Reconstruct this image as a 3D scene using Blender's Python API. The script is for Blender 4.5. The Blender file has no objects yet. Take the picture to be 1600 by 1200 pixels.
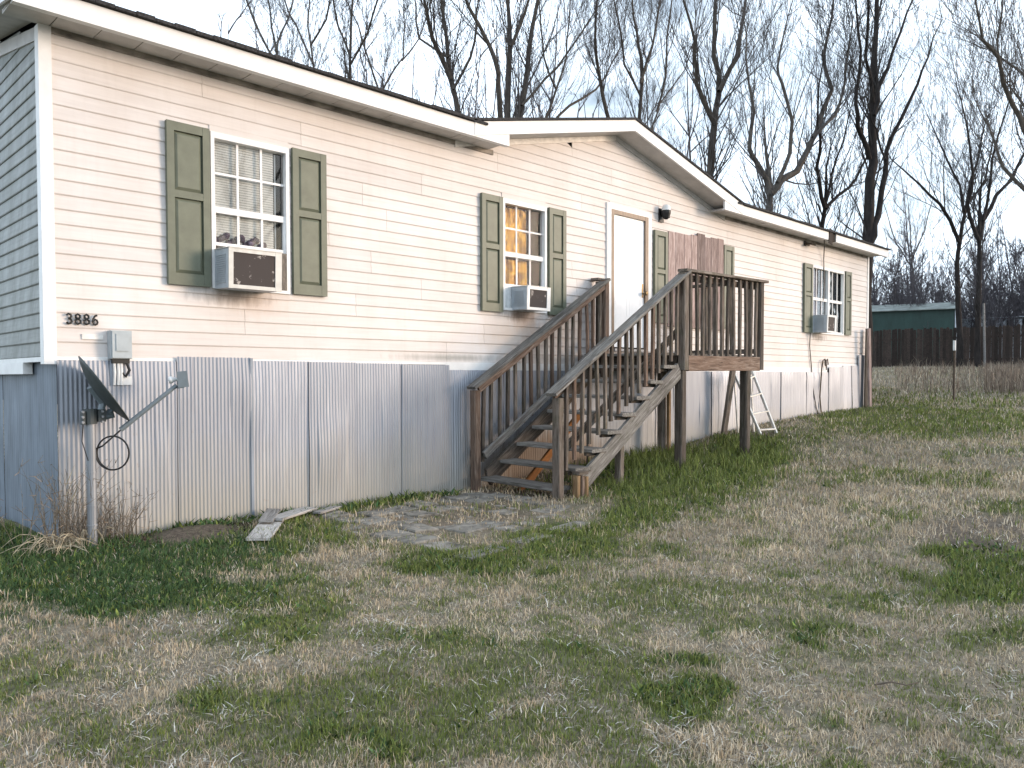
import bpy, math, random
import numpy as np
from mathutils import Vector, Matrix, Quaternion
random.seed(7); RNG = np.random.default_rng(11)
sc = bpy.context.scene
COL = sc.collection
# ------------------------------------------------------------------ camera
F_PX, CX, CY = 1215.0, 800.0, 623.0
PITCH, YAW, ROLL = math.radians(1.65), math.radians(45.0), math.radians(0.1)
CAM = Vector((-1.7095, -6.7858, 1.1147))
vF = Vector((math.cos(YAW)*math.cos(PITCH), math.sin(YAW)*math.cos(PITCH), -math.sin(PITCH)))
vR = Vector((math.sin(YAW), -math.cos(YAW), 0.0))
vU = vR.cross(vF)
c_, s_ = math.cos(ROLL), math.sin(ROLL)
vR, vU = c_*vR - s_*vU, s_*vR + c_*vU
cd = bpy.data.cameras.new('camera'); cam = bpy.data.objects.new('camera', cd); COL.objects.link(cam)
cd.sensor_fit = 'HORIZONTAL'; cd.sensor_width = 36.0; cd.lens = 36.0*F_PX/1600.0
cd.shift_x = 0.0; cd.shift_y = (CY-600.0)/1600.0
cd.clip_start = 0.05; cd.clip_end = 2000
cam.matrix_world = Matrix((( vR.x, vU.x, -vF.x, CAM.x), (vR.y, vU.y, -vF.y, CAM.y), (vR.z, vU.z, -vF.z, CAM.z), (0,0,0,1)))
sc.camera = cam
# ------------------------------------------------------------------ world, sun, exposure
SUN_DIR = Vector((0.90, -1.0, 0.215)).normalized()       # towards the sun
SUN_EL = math.asin(SUN_DIR.z)
w = bpy.data.worlds.new('World'); sc.world = w; w.use_nodes = True
nt = w.node_tree; nt.nodes.clear()
out = nt.nodes.new('ShaderNodeOutputWorld'); bg = nt.nodes.new('ShaderNodeBackground')
sky = nt.nodes.new('ShaderNodeTexSky'); sky.sky_type = 'NISHITA'; sky.sun_disc = False
sky.sun_elevation = SUN_EL; sky.sun_rotation = math.atan2(SUN_DIR.x, SUN_DIR.y)
sky.air_density = 1.0; sky.dust_density = 1.0; sky.ozone_density = 1.2
tc = nt.nodes.new('ShaderNodeTexCoord'); mp = nt.nodes.new('ShaderNodeMapping'); mp.inputs['Scale'].default_value = (1.6, 1.6, 4.0)
nz = nt.nodes.new('ShaderNodeTexNoise'); nz.inputs['Scale'].default_value = 2.2; nz.inputs['Detail'].default_value = 6; nz.inputs['Roughness'].default_value = .6
cr = nt.nodes.new('ShaderNodeValToRGB'); cr.color_ramp.elements[0].position = .33; cr.color_ramp.elements[1].position = .56
cr.color_ramp.elements[0].color = (.20,.20,.20,1); cr.color_ramp.elements[1].color = (.9,.9,.9,1)
mx = nt.nodes.new('ShaderNodeMix'); mx.data_type = 'RGBA'; mx.inputs['B'].default_value = (9.9, 11.5, 13.3, 1)
nt.links.new(tc.outputs['Generated'], mp.inputs[0]); nt.links.new(mp.outputs[0], nz.inputs['Vector'])
nt.links.new(nz.outputs['Fac'], cr.inputs[0]); nt.links.new(cr.outputs[0], mx.inputs['Factor'])
nt.links.new(sky.outputs[0], mx.inputs['A']); nt.links.new(mx.outputs['Result'], bg.inputs[0])
bg.inputs[1].default_value = 0.075; nt.links.new(bg.outputs[0], out.inputs[0])
sl = bpy.data.lights.new('sun', 'SUN'); so = bpy.data.objects.new('sun', sl); COL.objects.link(so)
sl.energy = 1.2; sl.angle = math.radians(18); sl.color = (1.0, 0.77, 0.58)
so.rotation_euler = SUN_DIR.to_track_quat('Z', 'Y').to_euler(); so.location = (8, -9, 12)
sc.view_settings.view_transform = 'Standard'; sc.view_settings.look = 'None'
sc.view_settings.exposure = 1.30; sc.view_settings.gamma = 1.0; sc.view_settings.use_curve_mapping = False
sc.render.engine = 'CYCLES'; sc.cycles.max_bounces = 6; sc.cycles.transparent_max_bounces = 12

# ------------------------------------------------------------------ helpers
def ray(px, py): return vF + vR*((px-CX)/F_PX) - vU*((py-CY)/F_PX)
def W(px, py, Y=0.0):                                     # where a sight line meets the plane y = Y
    r = ray(px, py); return CAM + r*((Y-CAM.y)/r.y)
def D(px, py, d): return CAM + ray(px, py)*d              # a point at depth d
WM = {}
def tag(o, label=None, cat=None, group=None, kind=None):
    if label: o['label'] = label
    if cat: o['category'] = cat
    if group: o['group'] = group
    if kind: o['kind'] = kind
    return o
def link(o, M=None, parent=None):
    M = M or Matrix.Identity(4)
    COL.objects.link(o)
    if parent:
        o.parent = parent; o.matrix_parent_inverse = WM[parent.as_pointer()].inverted()
    o.matrix_basis = M; WM[o.as_pointer()] = M.copy()
    return o
def empty(name, loc=(0,0,0), label=None, cat=None, group=None):
    o = bpy.data.objects.new(name, None); o.empty_display_size = .2
    link(o, Matrix.Translation(Vector(loc))); return tag(o, label, cat, group)
class MB:
    def __init__(s): s.v = []; s.f = []; s.m = []; s.mi = 0
    def face(s, pts):
        b = len(s.v); s.v += [tuple(p) for p in pts]; s.f.append(tuple(range(b, b+len(pts)))); s.m.append(s.mi)
    def box(s, x0, x1, y0, y1, z0, z1):
        b = len(s.v)
        s.v += [(x0,y0,z0),(x1,y0,z0),(x1,y1,z0),(x0,y1,z0),(x0,y0,z1),(x1,y0,z1),(x1,y1,z1),(x0,y1,z1)]
        for q in ((0,3,2,1),(4,5,6,7),(0,1,5,4),(1,2,6,5),(2,3,7,6),(3,0,4,7)):
            s.f.append(tuple(b+i for i in q)); s.m.append(s.mi)
    def prism(s, poly, dirv):                              # polygon (3d pts) extruded by dirv
        b = len(s.v); n = len(poly); d = Vector(dirv)
        s.v += [tuple(Vector(p)) for p in poly] + [tuple(Vector(p)+d) for p in poly]
        s.f.append(tuple(b+i for i in range(n))); s.f.append(tuple(b+n+i for i in reversed(range(n)))); s.m += [s.mi]*2
        for i in range(n):
            j = (i+1) % n; s.f.append((b+j, b+i, b+n+i, b+n+j)); s.m.append(s.mi)
    def tube(s, pts, rad, n=6, cap=True):
        pts = [Vector(p) for p in pts]
        if not hasattr(rad, '__len__'): rad = [rad]*len(pts)
        b = len(s.v); up = None
        for i, p in enumerate(pts):
            t = (pts[min(i+1, len(pts)-1)] - pts[max(i-1, 0)])
            if t.length < 1e-9: t = Vector((0,0,1))
            t.normalize()
            if up is None:
                up = t.orthogonal().normalized()
            else:
                up = (up - t*up.dot(t))
                up = up.normalized() if up.length > 1e-6 else t.orthogonal().normalized()
            sd = t.cross(up)
            for k in range(n):
                a = 2*math.pi*k/n; q = p + (up*math.cos(a) + sd*math.sin(a))*rad[i]
                s.v.append((q.x, q.y, q.z))
        for i in range(len(pts)-1):
            for k in range(n):
                k2 = (k+1) % n
                s.f.append((b+i*n+k, b+i*n+k2, b+(i+1)*n+k2, b+(i+1)*n+k)); s.m.append(s.mi)
        if cap:
            s.f.append(tuple(b+k for k in reversed(range(n)))); s.m.append(s.mi)
            e = b+(len(pts)-1)*n; s.f.append(tuple(e+k for k in range(n))); s.m.append(s.mi)
    def lathe(s, prof, M=None, n=20):
        M = M or Matrix.Identity(4); b = len(s.v)
        for r, z in prof:
            for k in range(n):
                a = 2*math.pi*k/n; s.v.append(tuple(M @ Vector((r*math.cos(a), r*math.sin(a), z))))
        for i in range(len(prof)-1):
            for k in range(n):
                k2 = (k+1) % n
                s.f.append((b+i*n+k, b+i*n+k2, b+(i+1)*n+k2, b+(i+1)*n+k)); s.m.append(s.mi)
    def mesh(s, name, mats, smooth=False):
        me = bpy.data.meshes.new(name); me.from_pydata(s.v, [], s.f)
        for m in (mats if isinstance(mats, (list, tuple)) else [mats]): me.materials.append(m)
        if any(s.m): me.polygons.foreach_set('material_index', s.m)
        if smooth: me.polygons.foreach_set('use_smooth', [True]*len(s.f))
        me.update(); return me
    def build(s, name, mats, parent=None, smooth=False, M=None):
        return link(bpy.data.objects.new(name, s.mesh(name, mats, smooth)), M, parent)
def frame(p0, p1, up=(0,0,1)):                              # X along p0->p1, Z near up, origin p0
    x = (Vector(p1)-Vector(p0)).normalized(); u = Vector(up)
    y = u.cross(x)
    if y.length < 1e-5: y = Vector((0,1,0)).cross(x)
    y.normalize(); z = x.cross(y)
    return Matrix(((x.x,y.x,z.x,p0[0]),(x.y,y.y,z.y,p0[1]),(x.z,y.z,z.z,p0[2]),(0,0,0,1)))
def board(name, p0, p1, wd, th, mat, parent=None, up=(0,0,1), warp=0.0, seg=1, rough=.0025, shape=None):
    """A sawn board along p0->p1, width wd across, thickness th along up; slightly uneven and warped."""
    p0, p1 = Vector(p0), Vector(p1); L = (p1-p0).length; M = frame(p0, p1, up)
    mb = MB(); seg = max(seg, 1); rings = []
    ph = random.uniform(0, 6.28); c = min(wd, th)*.12
    for i in range(seg+1):
        x = L*i/seg; wy = warp*math.sin(ph+2.2*i/seg); wz = warp*.6*math.cos(ph*1.7+1.9*i/seg)
        j = lambda: random.uniform(-rough, rough)
        a, b2 = wd/2, th/2
        ring = [(-a+c,-b2),(a-c,-b2),(a,-b2+c),(a,b2-c),(a-c,b2),(-a+c,b2),(-a,b2-c),(-a,-b2+c)]
        rings.append(len(mb.v)); mb.v += [(x, y+wy+j()*.6, z+wz+j()*.6) for y, z in ring]
    for i in range(seg):
        for k in range(8):
            k2 = (k+1) % 8; mb.f.append((rings[i]+k, rings[i]+k2, rings[i+1]+k2, rings[i+1]+k)); mb.m.append(0)
    mb.f.append(tuple(rings[0]+k for k in reversed(range(8)))); mb.f.append(tuple(rings[-1]+k for k in range(8))); mb.m += [0,0]
    return mb.build(name, mat, parent, M=M)

# ------------------------------------------------------------------ materials
def new_mat(name):
    m = bpy.data.materials.new(name); m.use_nodes = True
    t = m.node_tree; b = t.nodes['Principled BSDF']; return m, t, b
def N(t, typ, **kw):
    n = t.nodes.new(typ)
    for k, v in kw.items():
        if k in n.inputs: n.inputs[k].default_value = v
        else: setattr(n, k, v)
    return n
def ramp(t, stops):
    r = t.nodes.new('ShaderNodeValToRGB'); e = r.color_ramp.elements
    while len(e) < len(stops): e.new(.5)
    for el, (p, c) in zip(e, stops): el.position = p; el.color = (*c, 1) if len(c) == 3 else c
    return r
def coords(t, scale=(1,1,1), rand=True, geo=False):
    if geo:
        g = t.nodes.new('ShaderNodeNewGeometry'); src = g.outputs['Position']
    else:
        tcn = t.nodes.new('ShaderNodeTexCoord'); src = tcn.outputs['Object']
    mpn = t.nodes.new('ShaderNodeMapping'); mpn.inputs['Scale'].default_value = scale
    t.links.new(src, mpn.inputs[0])
    if rand:
        oi = t.nodes.new('ShaderNodeObjectInfo'); m = N(t, 'ShaderNodeMath', operation='MULTIPLY'); m.inputs[1].default_value = 37.0
        cb = t.nodes.new('ShaderNodeCombineXYZ'); t.links.new(oi.outputs['Random'], m.inputs[0])
        for i in range(3): t.links.new(m.outputs[0], cb.inputs[i])
        t.links.new(cb.outputs[0], mpn.inputs['Location'])
    return mpn.outputs[0]
def mixc(t, fac, a, b, blend='MIX'):
    m = t.nodes.new('ShaderNodeMix'); m.data_type = 'RGBA'; m.blend_type = blend
    for sock, v in (('Factor', fac), ('A', a), ('B', b)):
        s = m.inputs[sock]
        if hasattr(v, 'links'): t.links.new(v, s)
        elif isinstance(v, (tuple, list)): s.default_value = (*v, 1) if len(v) == 3 else v
        else: s.default_value = v
    return m.outputs['Result']
def bump(t, b, h, strength=.3, dist=.004):
    bn = N(t, 'ShaderNodeBump'); bn.inputs['Strength'].default_value = strength; bn.inputs['Distance'].default_value = dist
    t.links.new(h, bn.inputs['Height']); t.links.new(bn.outputs[0], b.inputs['Normal'])
def noise(t, vec, scale, detail=4, rough=.55, dist=0):
    n = N(t, 'ShaderNodeTexNoise'); n.inputs['Scale'].default_value = scale; n.inputs['Detail'].default_value = detail
    n.inputs['Roughness'].default_value = rough; n.inputs['Distortion'].default_value = dist
    t.links.new(vec, n.inputs['Vector']); return n.outputs['Fac']
def simple(name, col, var=.12, rough=.6, scale=6, stretch=(1,1,1), metal=0, geo=False, bmp=.1, rnd=True, spec=.4):
    m, t, b = new_mat(name); v = coords(t, stretch, rnd, geo); n = noise(t, v, scale, 5, .6)
    d = tuple(max(0, c*(1-var*1.6)) for c in col); l = tuple(min(1, c*(1+var)) for c in col)
    r = ramp(t, [(.3, d), (.7, l)]); t.links.new(n, r.inputs[0]); t.links.new(r.outputs[0], b.inputs['Base Color'])
    b.inputs['Roughness'].default_value = rough; b.inputs['Metallic'].default_value = metal; b.inputs['Specular IOR Level'].default_value = spec
    if bmp: bump(t, b, n, bmp)
    return m
def wood(name, dark, mid, light, worn=None, rough=.85, moss=0):
    m, t, b = new_mat(name)
    v = coords(t, (1.1, 14, 14)); g = noise(t, v, 3.2, 8, .68, .8)
    r = ramp(t, [(.34, tuple(c*.6 for c in dark)), (.5, mid), (.66, tuple(c*1.15 for c in light))]); t.links.new(g, r.inputs[0])
    v2 = coords(t, (2.2, 3, 3)); blot = noise(t, v2, 1.6, 4, .6)
    rr = ramp(t, [(.38, (0,0,0)), (.68, (1,1,1))]); t.links.new(blot, rr.inputs[0])
    col = mixc(t, rr.outputs[0], r.outputs[0], worn or light, 'MIX')
    mm = t.nodes.new('ShaderNodeMath'); mm.operation = 'MULTIPLY'; mm.inputs[1].default_value = .45
    oi = t.nodes.new('ShaderNodeObjectInfo')
    hs = N(t, 'ShaderNodeHueSaturation'); mr = N(t, 'ShaderNodeMapRange'); mr.inputs['To Min'].default_value = .62; mr.inputs['To Max'].default_value = 1.3
    t.links.new(oi.outputs['Random'], mr.inputs[0]); t.links.new(mr.outputs[0], hs.inputs['Value'])
    mixf = mixc(t, .45, r.outputs[0], col)
    if moss:
        v3 = coords(t, (3,3,3)); n3 = noise(t, v3, 2.5, 6, .7); r3 = ramp(t, [(.5,(0,0,0)),(.72,(1,1,1))]); t.links.new(n3, r3.inputs[0])
        mf = N(t,'ShaderNodeMath', operation='MULTIPLY'); mf.inputs[1].default_value = moss; t.links.new(r3.outputs[0], mf.inputs[0])
        mixf = mixc(t, mf.outputs[0], mixf, (.06,.065,.03))
    t.links.new(mixf, hs.inputs['Color']); t.links.new(hs.outputs[0], b.inputs['Base Color'])
    b.inputs['Roughness'].default_value = rough; b.inputs['Specular IOR Level'].default_value = .25
    bump(t, b, g, .6, .004); return m
MW = wood('weathered_wood', (0.051,0.041,0.033), (0.120,0.100,0.083), (0.198,0.170,0.147), (0.156,0.115,0.092), moss=.5)
MWR = wood('weathered_red_wood', (0.067,0.043,0.031), (0.144,0.100,0.076), (0.224,0.179,0.144), (0.170,0.103,0.071))
MWG = wood('grey_top_wood', (0.086,0.077,0.066), (0.166,0.152,0.141), (0.285,0.271,0.256), (0.190,0.181,0.157), moss=.3)
MWF = wood('fresh_cut_wood', (0.187,0.111,0.051), (0.289,0.187,0.102), (0.391,0.281,0.170), (0.323,0.204,0.102))
MWO = wood('orange_pine', (.12,.05,.018), (.20,.085,.028), (.27,.125,.045))
MWP = wood('pinkish_plank', (0.217,0.146,0.128), (0.348,0.260,0.236), (0.471,0.377,0.348), (0.301,0.217,0.198))
MWT = wood('pale_old_plank', (0.176,0.160,0.144), (0.304,0.288,0.272), (0.416,0.400,0.384))
MFW = wood('dark_fence_wood', (0.018,0.014,0.012), (0.038,0.030,0.025), (0.068,0.052,0.045), (0.081,0.054,0.047))

def siding_mat(name, base, shade, mild=0.0):
    m, t, b = new_mat(name)
    P = coords(t, (1,1,1), False, True)
    ln = coords(t, (1.2, 1.2, 26), False, True); s1 = noise(t, ln, 1.6, 4, .6)
    blot = noise(t, P, 1.3, 5, .6)
    r1 = ramp(t, [(.3, shade), (.65, base)]); t.links.new(s1, r1.inputs[0])
    r2 = ramp(t, [(.35, (.90,.87,.84)), (.62, (1,1,1))]); t.links.new(blot, r2.inputs[0])
    col = mixc(t, .8, r1.outputs[0], r2.outputs[0], 'MULTIPLY')
    # per-panel tone
    oi = t.nodes.new('ShaderNodeObjectInfo'); mr = N(t,'ShaderNodeMapRange'); mr.inputs['To Min'].default_value = .94; mr.inputs['To Max'].default_value = 1.03
    t.links.new(oi.outputs['Random'], mr.inputs[0]); hs = N(t,'ShaderNodeHueSaturation'); t.links.new(mr.outputs[0], hs.inputs['Value']); t.links.new(col, hs.inputs['Color']); col = hs.outputs[0]
    # dirt streaks hanging below each course and grime low on the wall
    stv = coords(t, (9, 9, .7), False, True); st = noise(t, stv, 1.4, 6, .7)
    r3 = ramp(t, [(.52, (0,0,0)), (.8, (1,1,1))]); t.links.new(st, r3.inputs[0])
    mf = N(t,'ShaderNodeMath', operation='MULTIPLY'); mf.inputs[1].default_value = .16 if not mild else .45; t.links.new(r3.outputs[0], mf.inputs[0])
    col = mixc(t, mf.outputs[0], col, (.42,.36,.30) if not mild else (.20,.22,.17))
    def wall_patch(cx, cz, rx, rz, color, amt):
        nonlocal col
        g = t.nodes.new('ShaderNodeNewGeometry'); mpn = t.nodes.new('ShaderNodeMapping'); mpn.vector_type = 'POINT'
        mpn.inputs['Location'].default_value = (-cx/rx, 0, -cz/rz); mpn.inputs['Scale'].default_value = (1/rx, 0, 1/rz)
        t.links.new(g.outputs['Position'], mpn.inputs[0])
        ns = N(t, 'ShaderNodeVectorMath', operation='LENGTH'); t.links.new(mpn.outputs[0], ns.inputs[0])
        ad = N(t,'ShaderNodeMath', operation='ADD'); t.links.new(ns.outputs['Value'], ad.inputs[0])
        nn = noise(t, coords(t,(7,7,1.5),False,True), 1.8, 5, .7); sb = N(t,'ShaderNodeMath', operation='MULTIPLY_ADD'); sb.inputs[1].default_value = 1.3; sb.inputs[2].default_value = -.65
        t.links.new(nn, sb.inputs[0]); t.links.new(sb.outputs[0], ad.inputs[1])
        rm = ramp(t, [(.15, (1,1,1)), (1.0, (0,0,0))]); t.links.new(ad.outputs[0], rm.inputs[0])
        k = N(t,'ShaderNodeMath', operation='MULTIPLY'); k.inputs[1].default_value = amt; t.links.new(rm.outputs[0], k.inputs[0])
        col = mixc(t, k.outputs[0], col, color)
    if not mild:
        wall_patch(5.35, 1.80, .35, .22, (.50,.26,.13), .5); wall_patch(5.1, 1.60, .75, .30, (.64,.46,.33), .38); wall_patch(5.2, 1.87, .3, .10, (.13,.09,.07), .85)  # rust stains, plus a dark patch right under each window unit
        wall_patch(1.75, 1.80, .40, .18, (.56,.36,.24), .35); wall_patch(1.5, 1.84, .45, .10, (.16,.13,.11), .75)
        wall_patch(13.9, 1.9, .4, .10, (.12,.09,.07), .8)
        wall_patch(4.1, 1.33, 1.0, .05, (.20,.20,.17), .6); wall_patch(6.4, 1.34, 1.3, .07, (.22,.21,.18), .5); wall_patch(11.5, 2.5, .5, .12, (.62,.42,.28), .4)
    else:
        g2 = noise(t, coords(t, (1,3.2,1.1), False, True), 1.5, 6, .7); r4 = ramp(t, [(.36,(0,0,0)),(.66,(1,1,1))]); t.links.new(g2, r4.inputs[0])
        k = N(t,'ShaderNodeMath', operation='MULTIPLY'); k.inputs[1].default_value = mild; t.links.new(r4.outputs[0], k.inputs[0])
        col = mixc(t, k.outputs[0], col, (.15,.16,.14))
    t.links.new(col, b.inputs['Base Color']); b.inputs['Roughness'].default_value = .55; b.inputs['Specular IOR Level'].default_value = .35
    bump(t, b, s1, .12, .002); return m
MS = siding_mat('vinyl_siding', (.735,.685,.66), (.67,.62,.595))
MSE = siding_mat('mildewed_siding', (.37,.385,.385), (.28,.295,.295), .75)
MT = simple('white_trim', (.80,.79,.78), .06, .5, 5, geo=True)
MTD = simple('stained_trim', (.80,.76,.72), .14, .55, 9, (1,1,2), geo=True)
MSOF = simple('soffit_vinyl', (.56,.54,.52), .15, .6, 3, geo=True)
MFR = simple('grimy_shaded_frieze', (.30,.265,.23), .4, .8, 5, (1,1,3), geo=True)
MSH = simple('green_shutter_paint', (.140,.152,.110), .10, .5, 8, bmp=.06)
MROOF = simple('asphalt_shingle', (.045,.042,.042), .5, .95, 60, geo=True, bmp=.5)
MDK = simple('dark_interior', (.03,.028,.026), .3, .9, 3)
def metal_skirt():
    m, t, b = new_mat('galvanized_sheet')
    g = t.nodes.new('ShaderNodeNewGeometry'); sx = t.nodes.new('ShaderNodeSeparateXYZ'); t.links.new(g.outputs['Position'], sx.inputs[0])
    P = coords(t, (1,1,1), False, True); n = noise(t, P, 2.2, 6, .6); n2 = noise(t, coords(t,(9,9,.8),False,True), 2, 5, .65)
    ad = N(t,'ShaderNodeMath', operation='MULTIPLY_ADD'); ad.inputs[1].default_value = .7; t.links.new(n, ad.inputs[0]); t.links.new(sx.outputs['Z'], ad.inputs[2])
    r = ramp(t, [(.12,(1,1,1)), (.95,(0,0,0))]); t.links.new(ad.outputs[0], r.inputs[0])
    base = ramp(t, [(.3,(.285,.30,.345)), (.7,(.34,.36,.40))]); t.links.new(n2, base.inputs[0])
    oi = t.nodes.new('ShaderNodeObjectInfo'); mr = N(t,'ShaderNodeMapRange'); mr.inputs['To Min'].default_value = .9; mr.inputs['To Max'].default_value = 1.08
    t.links.new(oi.outputs['Random'], mr.inputs[0]); hs = N(t,'ShaderNodeHueSaturation'); t.links.new(mr.outputs[0], hs.inputs['Value']); t.links.new(base.outputs[0], hs.inputs['Color'])
    k = N(t,'ShaderNodeMath', operation='MULTIPLY'); k.inputs[1].default_value = .55; t.links.new(r.outputs[0], k.inputs[0])
    col = mixc(t, k.outputs[0], hs.outputs[0], (.36,.32,.225))
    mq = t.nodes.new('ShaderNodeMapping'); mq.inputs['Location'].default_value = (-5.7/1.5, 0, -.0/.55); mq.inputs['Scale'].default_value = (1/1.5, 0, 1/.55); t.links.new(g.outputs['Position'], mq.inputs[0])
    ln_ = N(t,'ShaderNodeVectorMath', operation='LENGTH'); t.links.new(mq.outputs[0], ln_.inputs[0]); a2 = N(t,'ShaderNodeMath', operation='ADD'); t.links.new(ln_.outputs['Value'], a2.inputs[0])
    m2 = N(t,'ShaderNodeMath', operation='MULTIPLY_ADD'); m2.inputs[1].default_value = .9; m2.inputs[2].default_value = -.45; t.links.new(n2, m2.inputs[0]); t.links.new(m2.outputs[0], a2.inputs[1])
    rq = ramp(t, [(.5,(.85,.85,.85)), (1.0,(0,0,0))]); t.links.new(a2.outputs[0], rq.inputs[0]); col = mixc(t, rq.outputs[0], col, (.135,.085,.05))  # brown dirt behind the treads, with the stairs' shade painted in
    sp_ = noise(t, P, 9, 5, .75); rs_ = ramp(t, [(.66,(0,0,0)), (.78,(.6,.6,.6))]); t.links.new(sp_, rs_.inputs[0]); col = mixc(t, rs_.outputs[0], col, (.24,.17,.11))
    t.links.new(col, b.inputs['Base Color'])
    inv = N(t,'ShaderNodeMath', operation='MULTIPLY_ADD'); inv.inputs[1].default_value = -.35; inv.inputs[2].default_value = .42; t.links.new(k.outputs[0], inv.inputs[0])
    t.links.new(inv.outputs[0], b.inputs['Metallic']); b.inputs['Roughness'].default_value = .5
    bump(t, b, n2, .08, .002); return m
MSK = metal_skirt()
MSKE = simple('end_sheet_metal', (.20,.235,.285), .18, .5, 3, (1,2,.6), metal=.3, geo=True)  # the end wall's bluish shade and sky reflection are put into this colour
def glass_mat(ior=1.085, name='window_glass'):
    m = bpy.data.materials.new(name); m.use_nodes = True; t = m.node_tree; t.nodes.clear()
    o = t.nodes.new('ShaderNodeOutputMaterial'); mixs = t.nodes.new('ShaderNodeMixShader'); tr = t.nodes.new('ShaderNodeBsdfTransparent'); gl = t.nodes.new('ShaderNodeBsdfGlossy')
    gl.inputs['Roughness'].default_value = .02; fr = t.nodes.new('ShaderNodeFresnel'); fr.inputs['IOR'].default_value = ior
    tr.inputs['Color'].default_value = (.975,.98,.98,1)
    nz = noise(t, coords(t,(1,1,1),False,True), 2.5, 2, .5); bn = N(t,'ShaderNodeBump'); bn.inputs['Strength'].default_value = .05; bn.inputs['Distance'].default_value = .02
    t.links.new(nz, bn.inputs['Height']); t.links.new(bn.outputs[0], gl.inputs['Normal'])
    t.links.new(fr.outputs[0], mixs.inputs[0]); t.links.new(tr.outputs[0], mixs.inputs[1]); t.links.new(gl.outputs[0], mixs.inputs[2]); t.links.new(mixs.outputs[0], o.inputs[0]); return m
MGL = glass_mat(); MGL1 = glass_mat(1.42, 'near_window_glass')
MBLIND = simple('blind_slat_white', (.80,.79,.75), .1, .5, 5)
MDOOR = simple('white_door_paint', (.86,.88,.90), .04, .3, 3)
MBRZ = simple('brown_storm_frame', (.22,.15,.10), .25, .45, 9, (4,4,1))
MACW = simple('ac_case_cream', (.62,.60,.56), .12, .5, 9)
MACB = simple('ac_case_bluegrey', (.42,.46,.50), .12, .45, 7)
def speck():
    m, t, b = new_mat('ac_coil_grille'); v = coords(t); n = noise(t, v, 13, 4, .6)
    r = ramp(t, [(.60,(.055,.042,.038)), (.66,(.40,.36,.33))]); t.links.new(n, r.inputs[0])
    wv = N(t,'ShaderNodeTexWave'); wv.bands_direction = 'Z'; wv.inputs['Scale'].default_value = 60; t.links.new(v, wv.inputs['Vector'])
    t.links.new(r.outputs[0], b.inputs['Base Color']); b.inputs['Roughness'].default_value = .7; bump(t, b, wv.outputs['Fac'], .5, .003); return m
MGRILL = speck()
MBAG = simple('black_plastic', (.012,.012,.014), .5, .3, 14, bmp=.8)
MCLEAR = simple('milky_plastic', (.60,.62,.63), .3, .25, 6, (2,2,1), bmp=.7)
MCLOTH = simple('mauve_cloth', (.16,.13,.165), .4, .9, 20)
def sunset_mirror():
    m, t, b = new_mat('sunset_reflection_curtain'); v = coords(t,(1,1,1),False); n1 = noise(t, coords(t,(16,1,7),False), 3.0, 6, .75, .8); n2 = noise(t, coords(t,(2,1,1.2),False), 5.0, 4, .65)
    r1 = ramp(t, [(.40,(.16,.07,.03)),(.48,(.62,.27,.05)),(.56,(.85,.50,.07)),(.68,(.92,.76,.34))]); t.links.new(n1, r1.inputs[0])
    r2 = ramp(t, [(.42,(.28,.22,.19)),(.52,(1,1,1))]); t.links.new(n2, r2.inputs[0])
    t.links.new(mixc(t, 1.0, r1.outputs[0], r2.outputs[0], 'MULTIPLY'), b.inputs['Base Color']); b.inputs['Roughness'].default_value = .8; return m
MSUNSET = sunset_mirror()
MGALV = simple('galvanized_pipe', (.27,.285,.31), .15, .42, 8, (1,1,.3), metal=.45)
MDISH = simple('dark_grey_dish', (.06,.07,.072), .1, .5, 9)
MARM = simple('grey_blue_arm', (.16,.19,.21), .12, .45, 8)
MBLK = simple('black_plastic_matt', (.012,.012,.012), .2, .5, 8)
MWPL = simple('white_plastic', (.75,.75,.74), .08, .4, 8)
MBOX = simple('grey_box_paint', (.40,.44,.46), .1, .5, 7)
MALU = simple('ladder_aluminium', (.66,.64,.60), .12, .4, 10, metal=.3)
MBRASS = simple('old_brass', (.20,.14,.07), .3, .4, 12, metal=.7)
MSTONE = simple('concrete_paver', (.20,.185,.16), .42, .92, 9, geo=True, bmp=.6)
MSHG = simple('green_sheet_steel', (.022,.052,.045), .2, .5, 2, (1,1,.4), geo=True)
MSHR = simple('dull_green_roof', (.20,.225,.21), .3, .7, 2, geo=True)
MTW = simple('trailer_white', (.62,.66,.72), .2, .6, 2, geo=True)
MRUST = simple('rusty_steel', (.10,.075,.055), .3, .8, 12)
def bark(name, d, l):
    m, t, b = new_mat(name); v = coords(t, (5,5,1.2), True); n = noise(t, v, 2.5, 6, .7)
    r = ramp(t, [(.3,d),(.7,l)]); t.links.new(n, r.inputs[0]); t.links.new(r.outputs[0], b.inputs['Base Color']); b.inputs['Roughness'].default_value = .95
    b.inputs['Specular IOR Level'].default_value = .15; bump(t, b, n, .8, .02); return m
MBK = [bark('bark_brown', (0.046,0.038,0.031), (0.124,0.104,0.086)), bark('bark_grey', (0.065,0.056,0.049), (0.156,0.137,0.120)), bark('bark_dark', (0.016,0.014,0.014), (0.046,0.039,0.036))]
MTWG = [bark('twig_brown', (0.075,0.062,0.057), (0.125,0.110,0.100)), bark('twig_grey', (0.094,0.085,0.083), (0.156,0.144,0.140)), bark('twig_dark', (0.037,0.034,0.034), (0.075,0.069,0.068))]  # lighter than the bark: sky bloom around thin twigs put into the colour
MFAR = bark('far_wood_grey', (0.071,0.064,0.071), (0.132,0.121,0.131))

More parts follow.
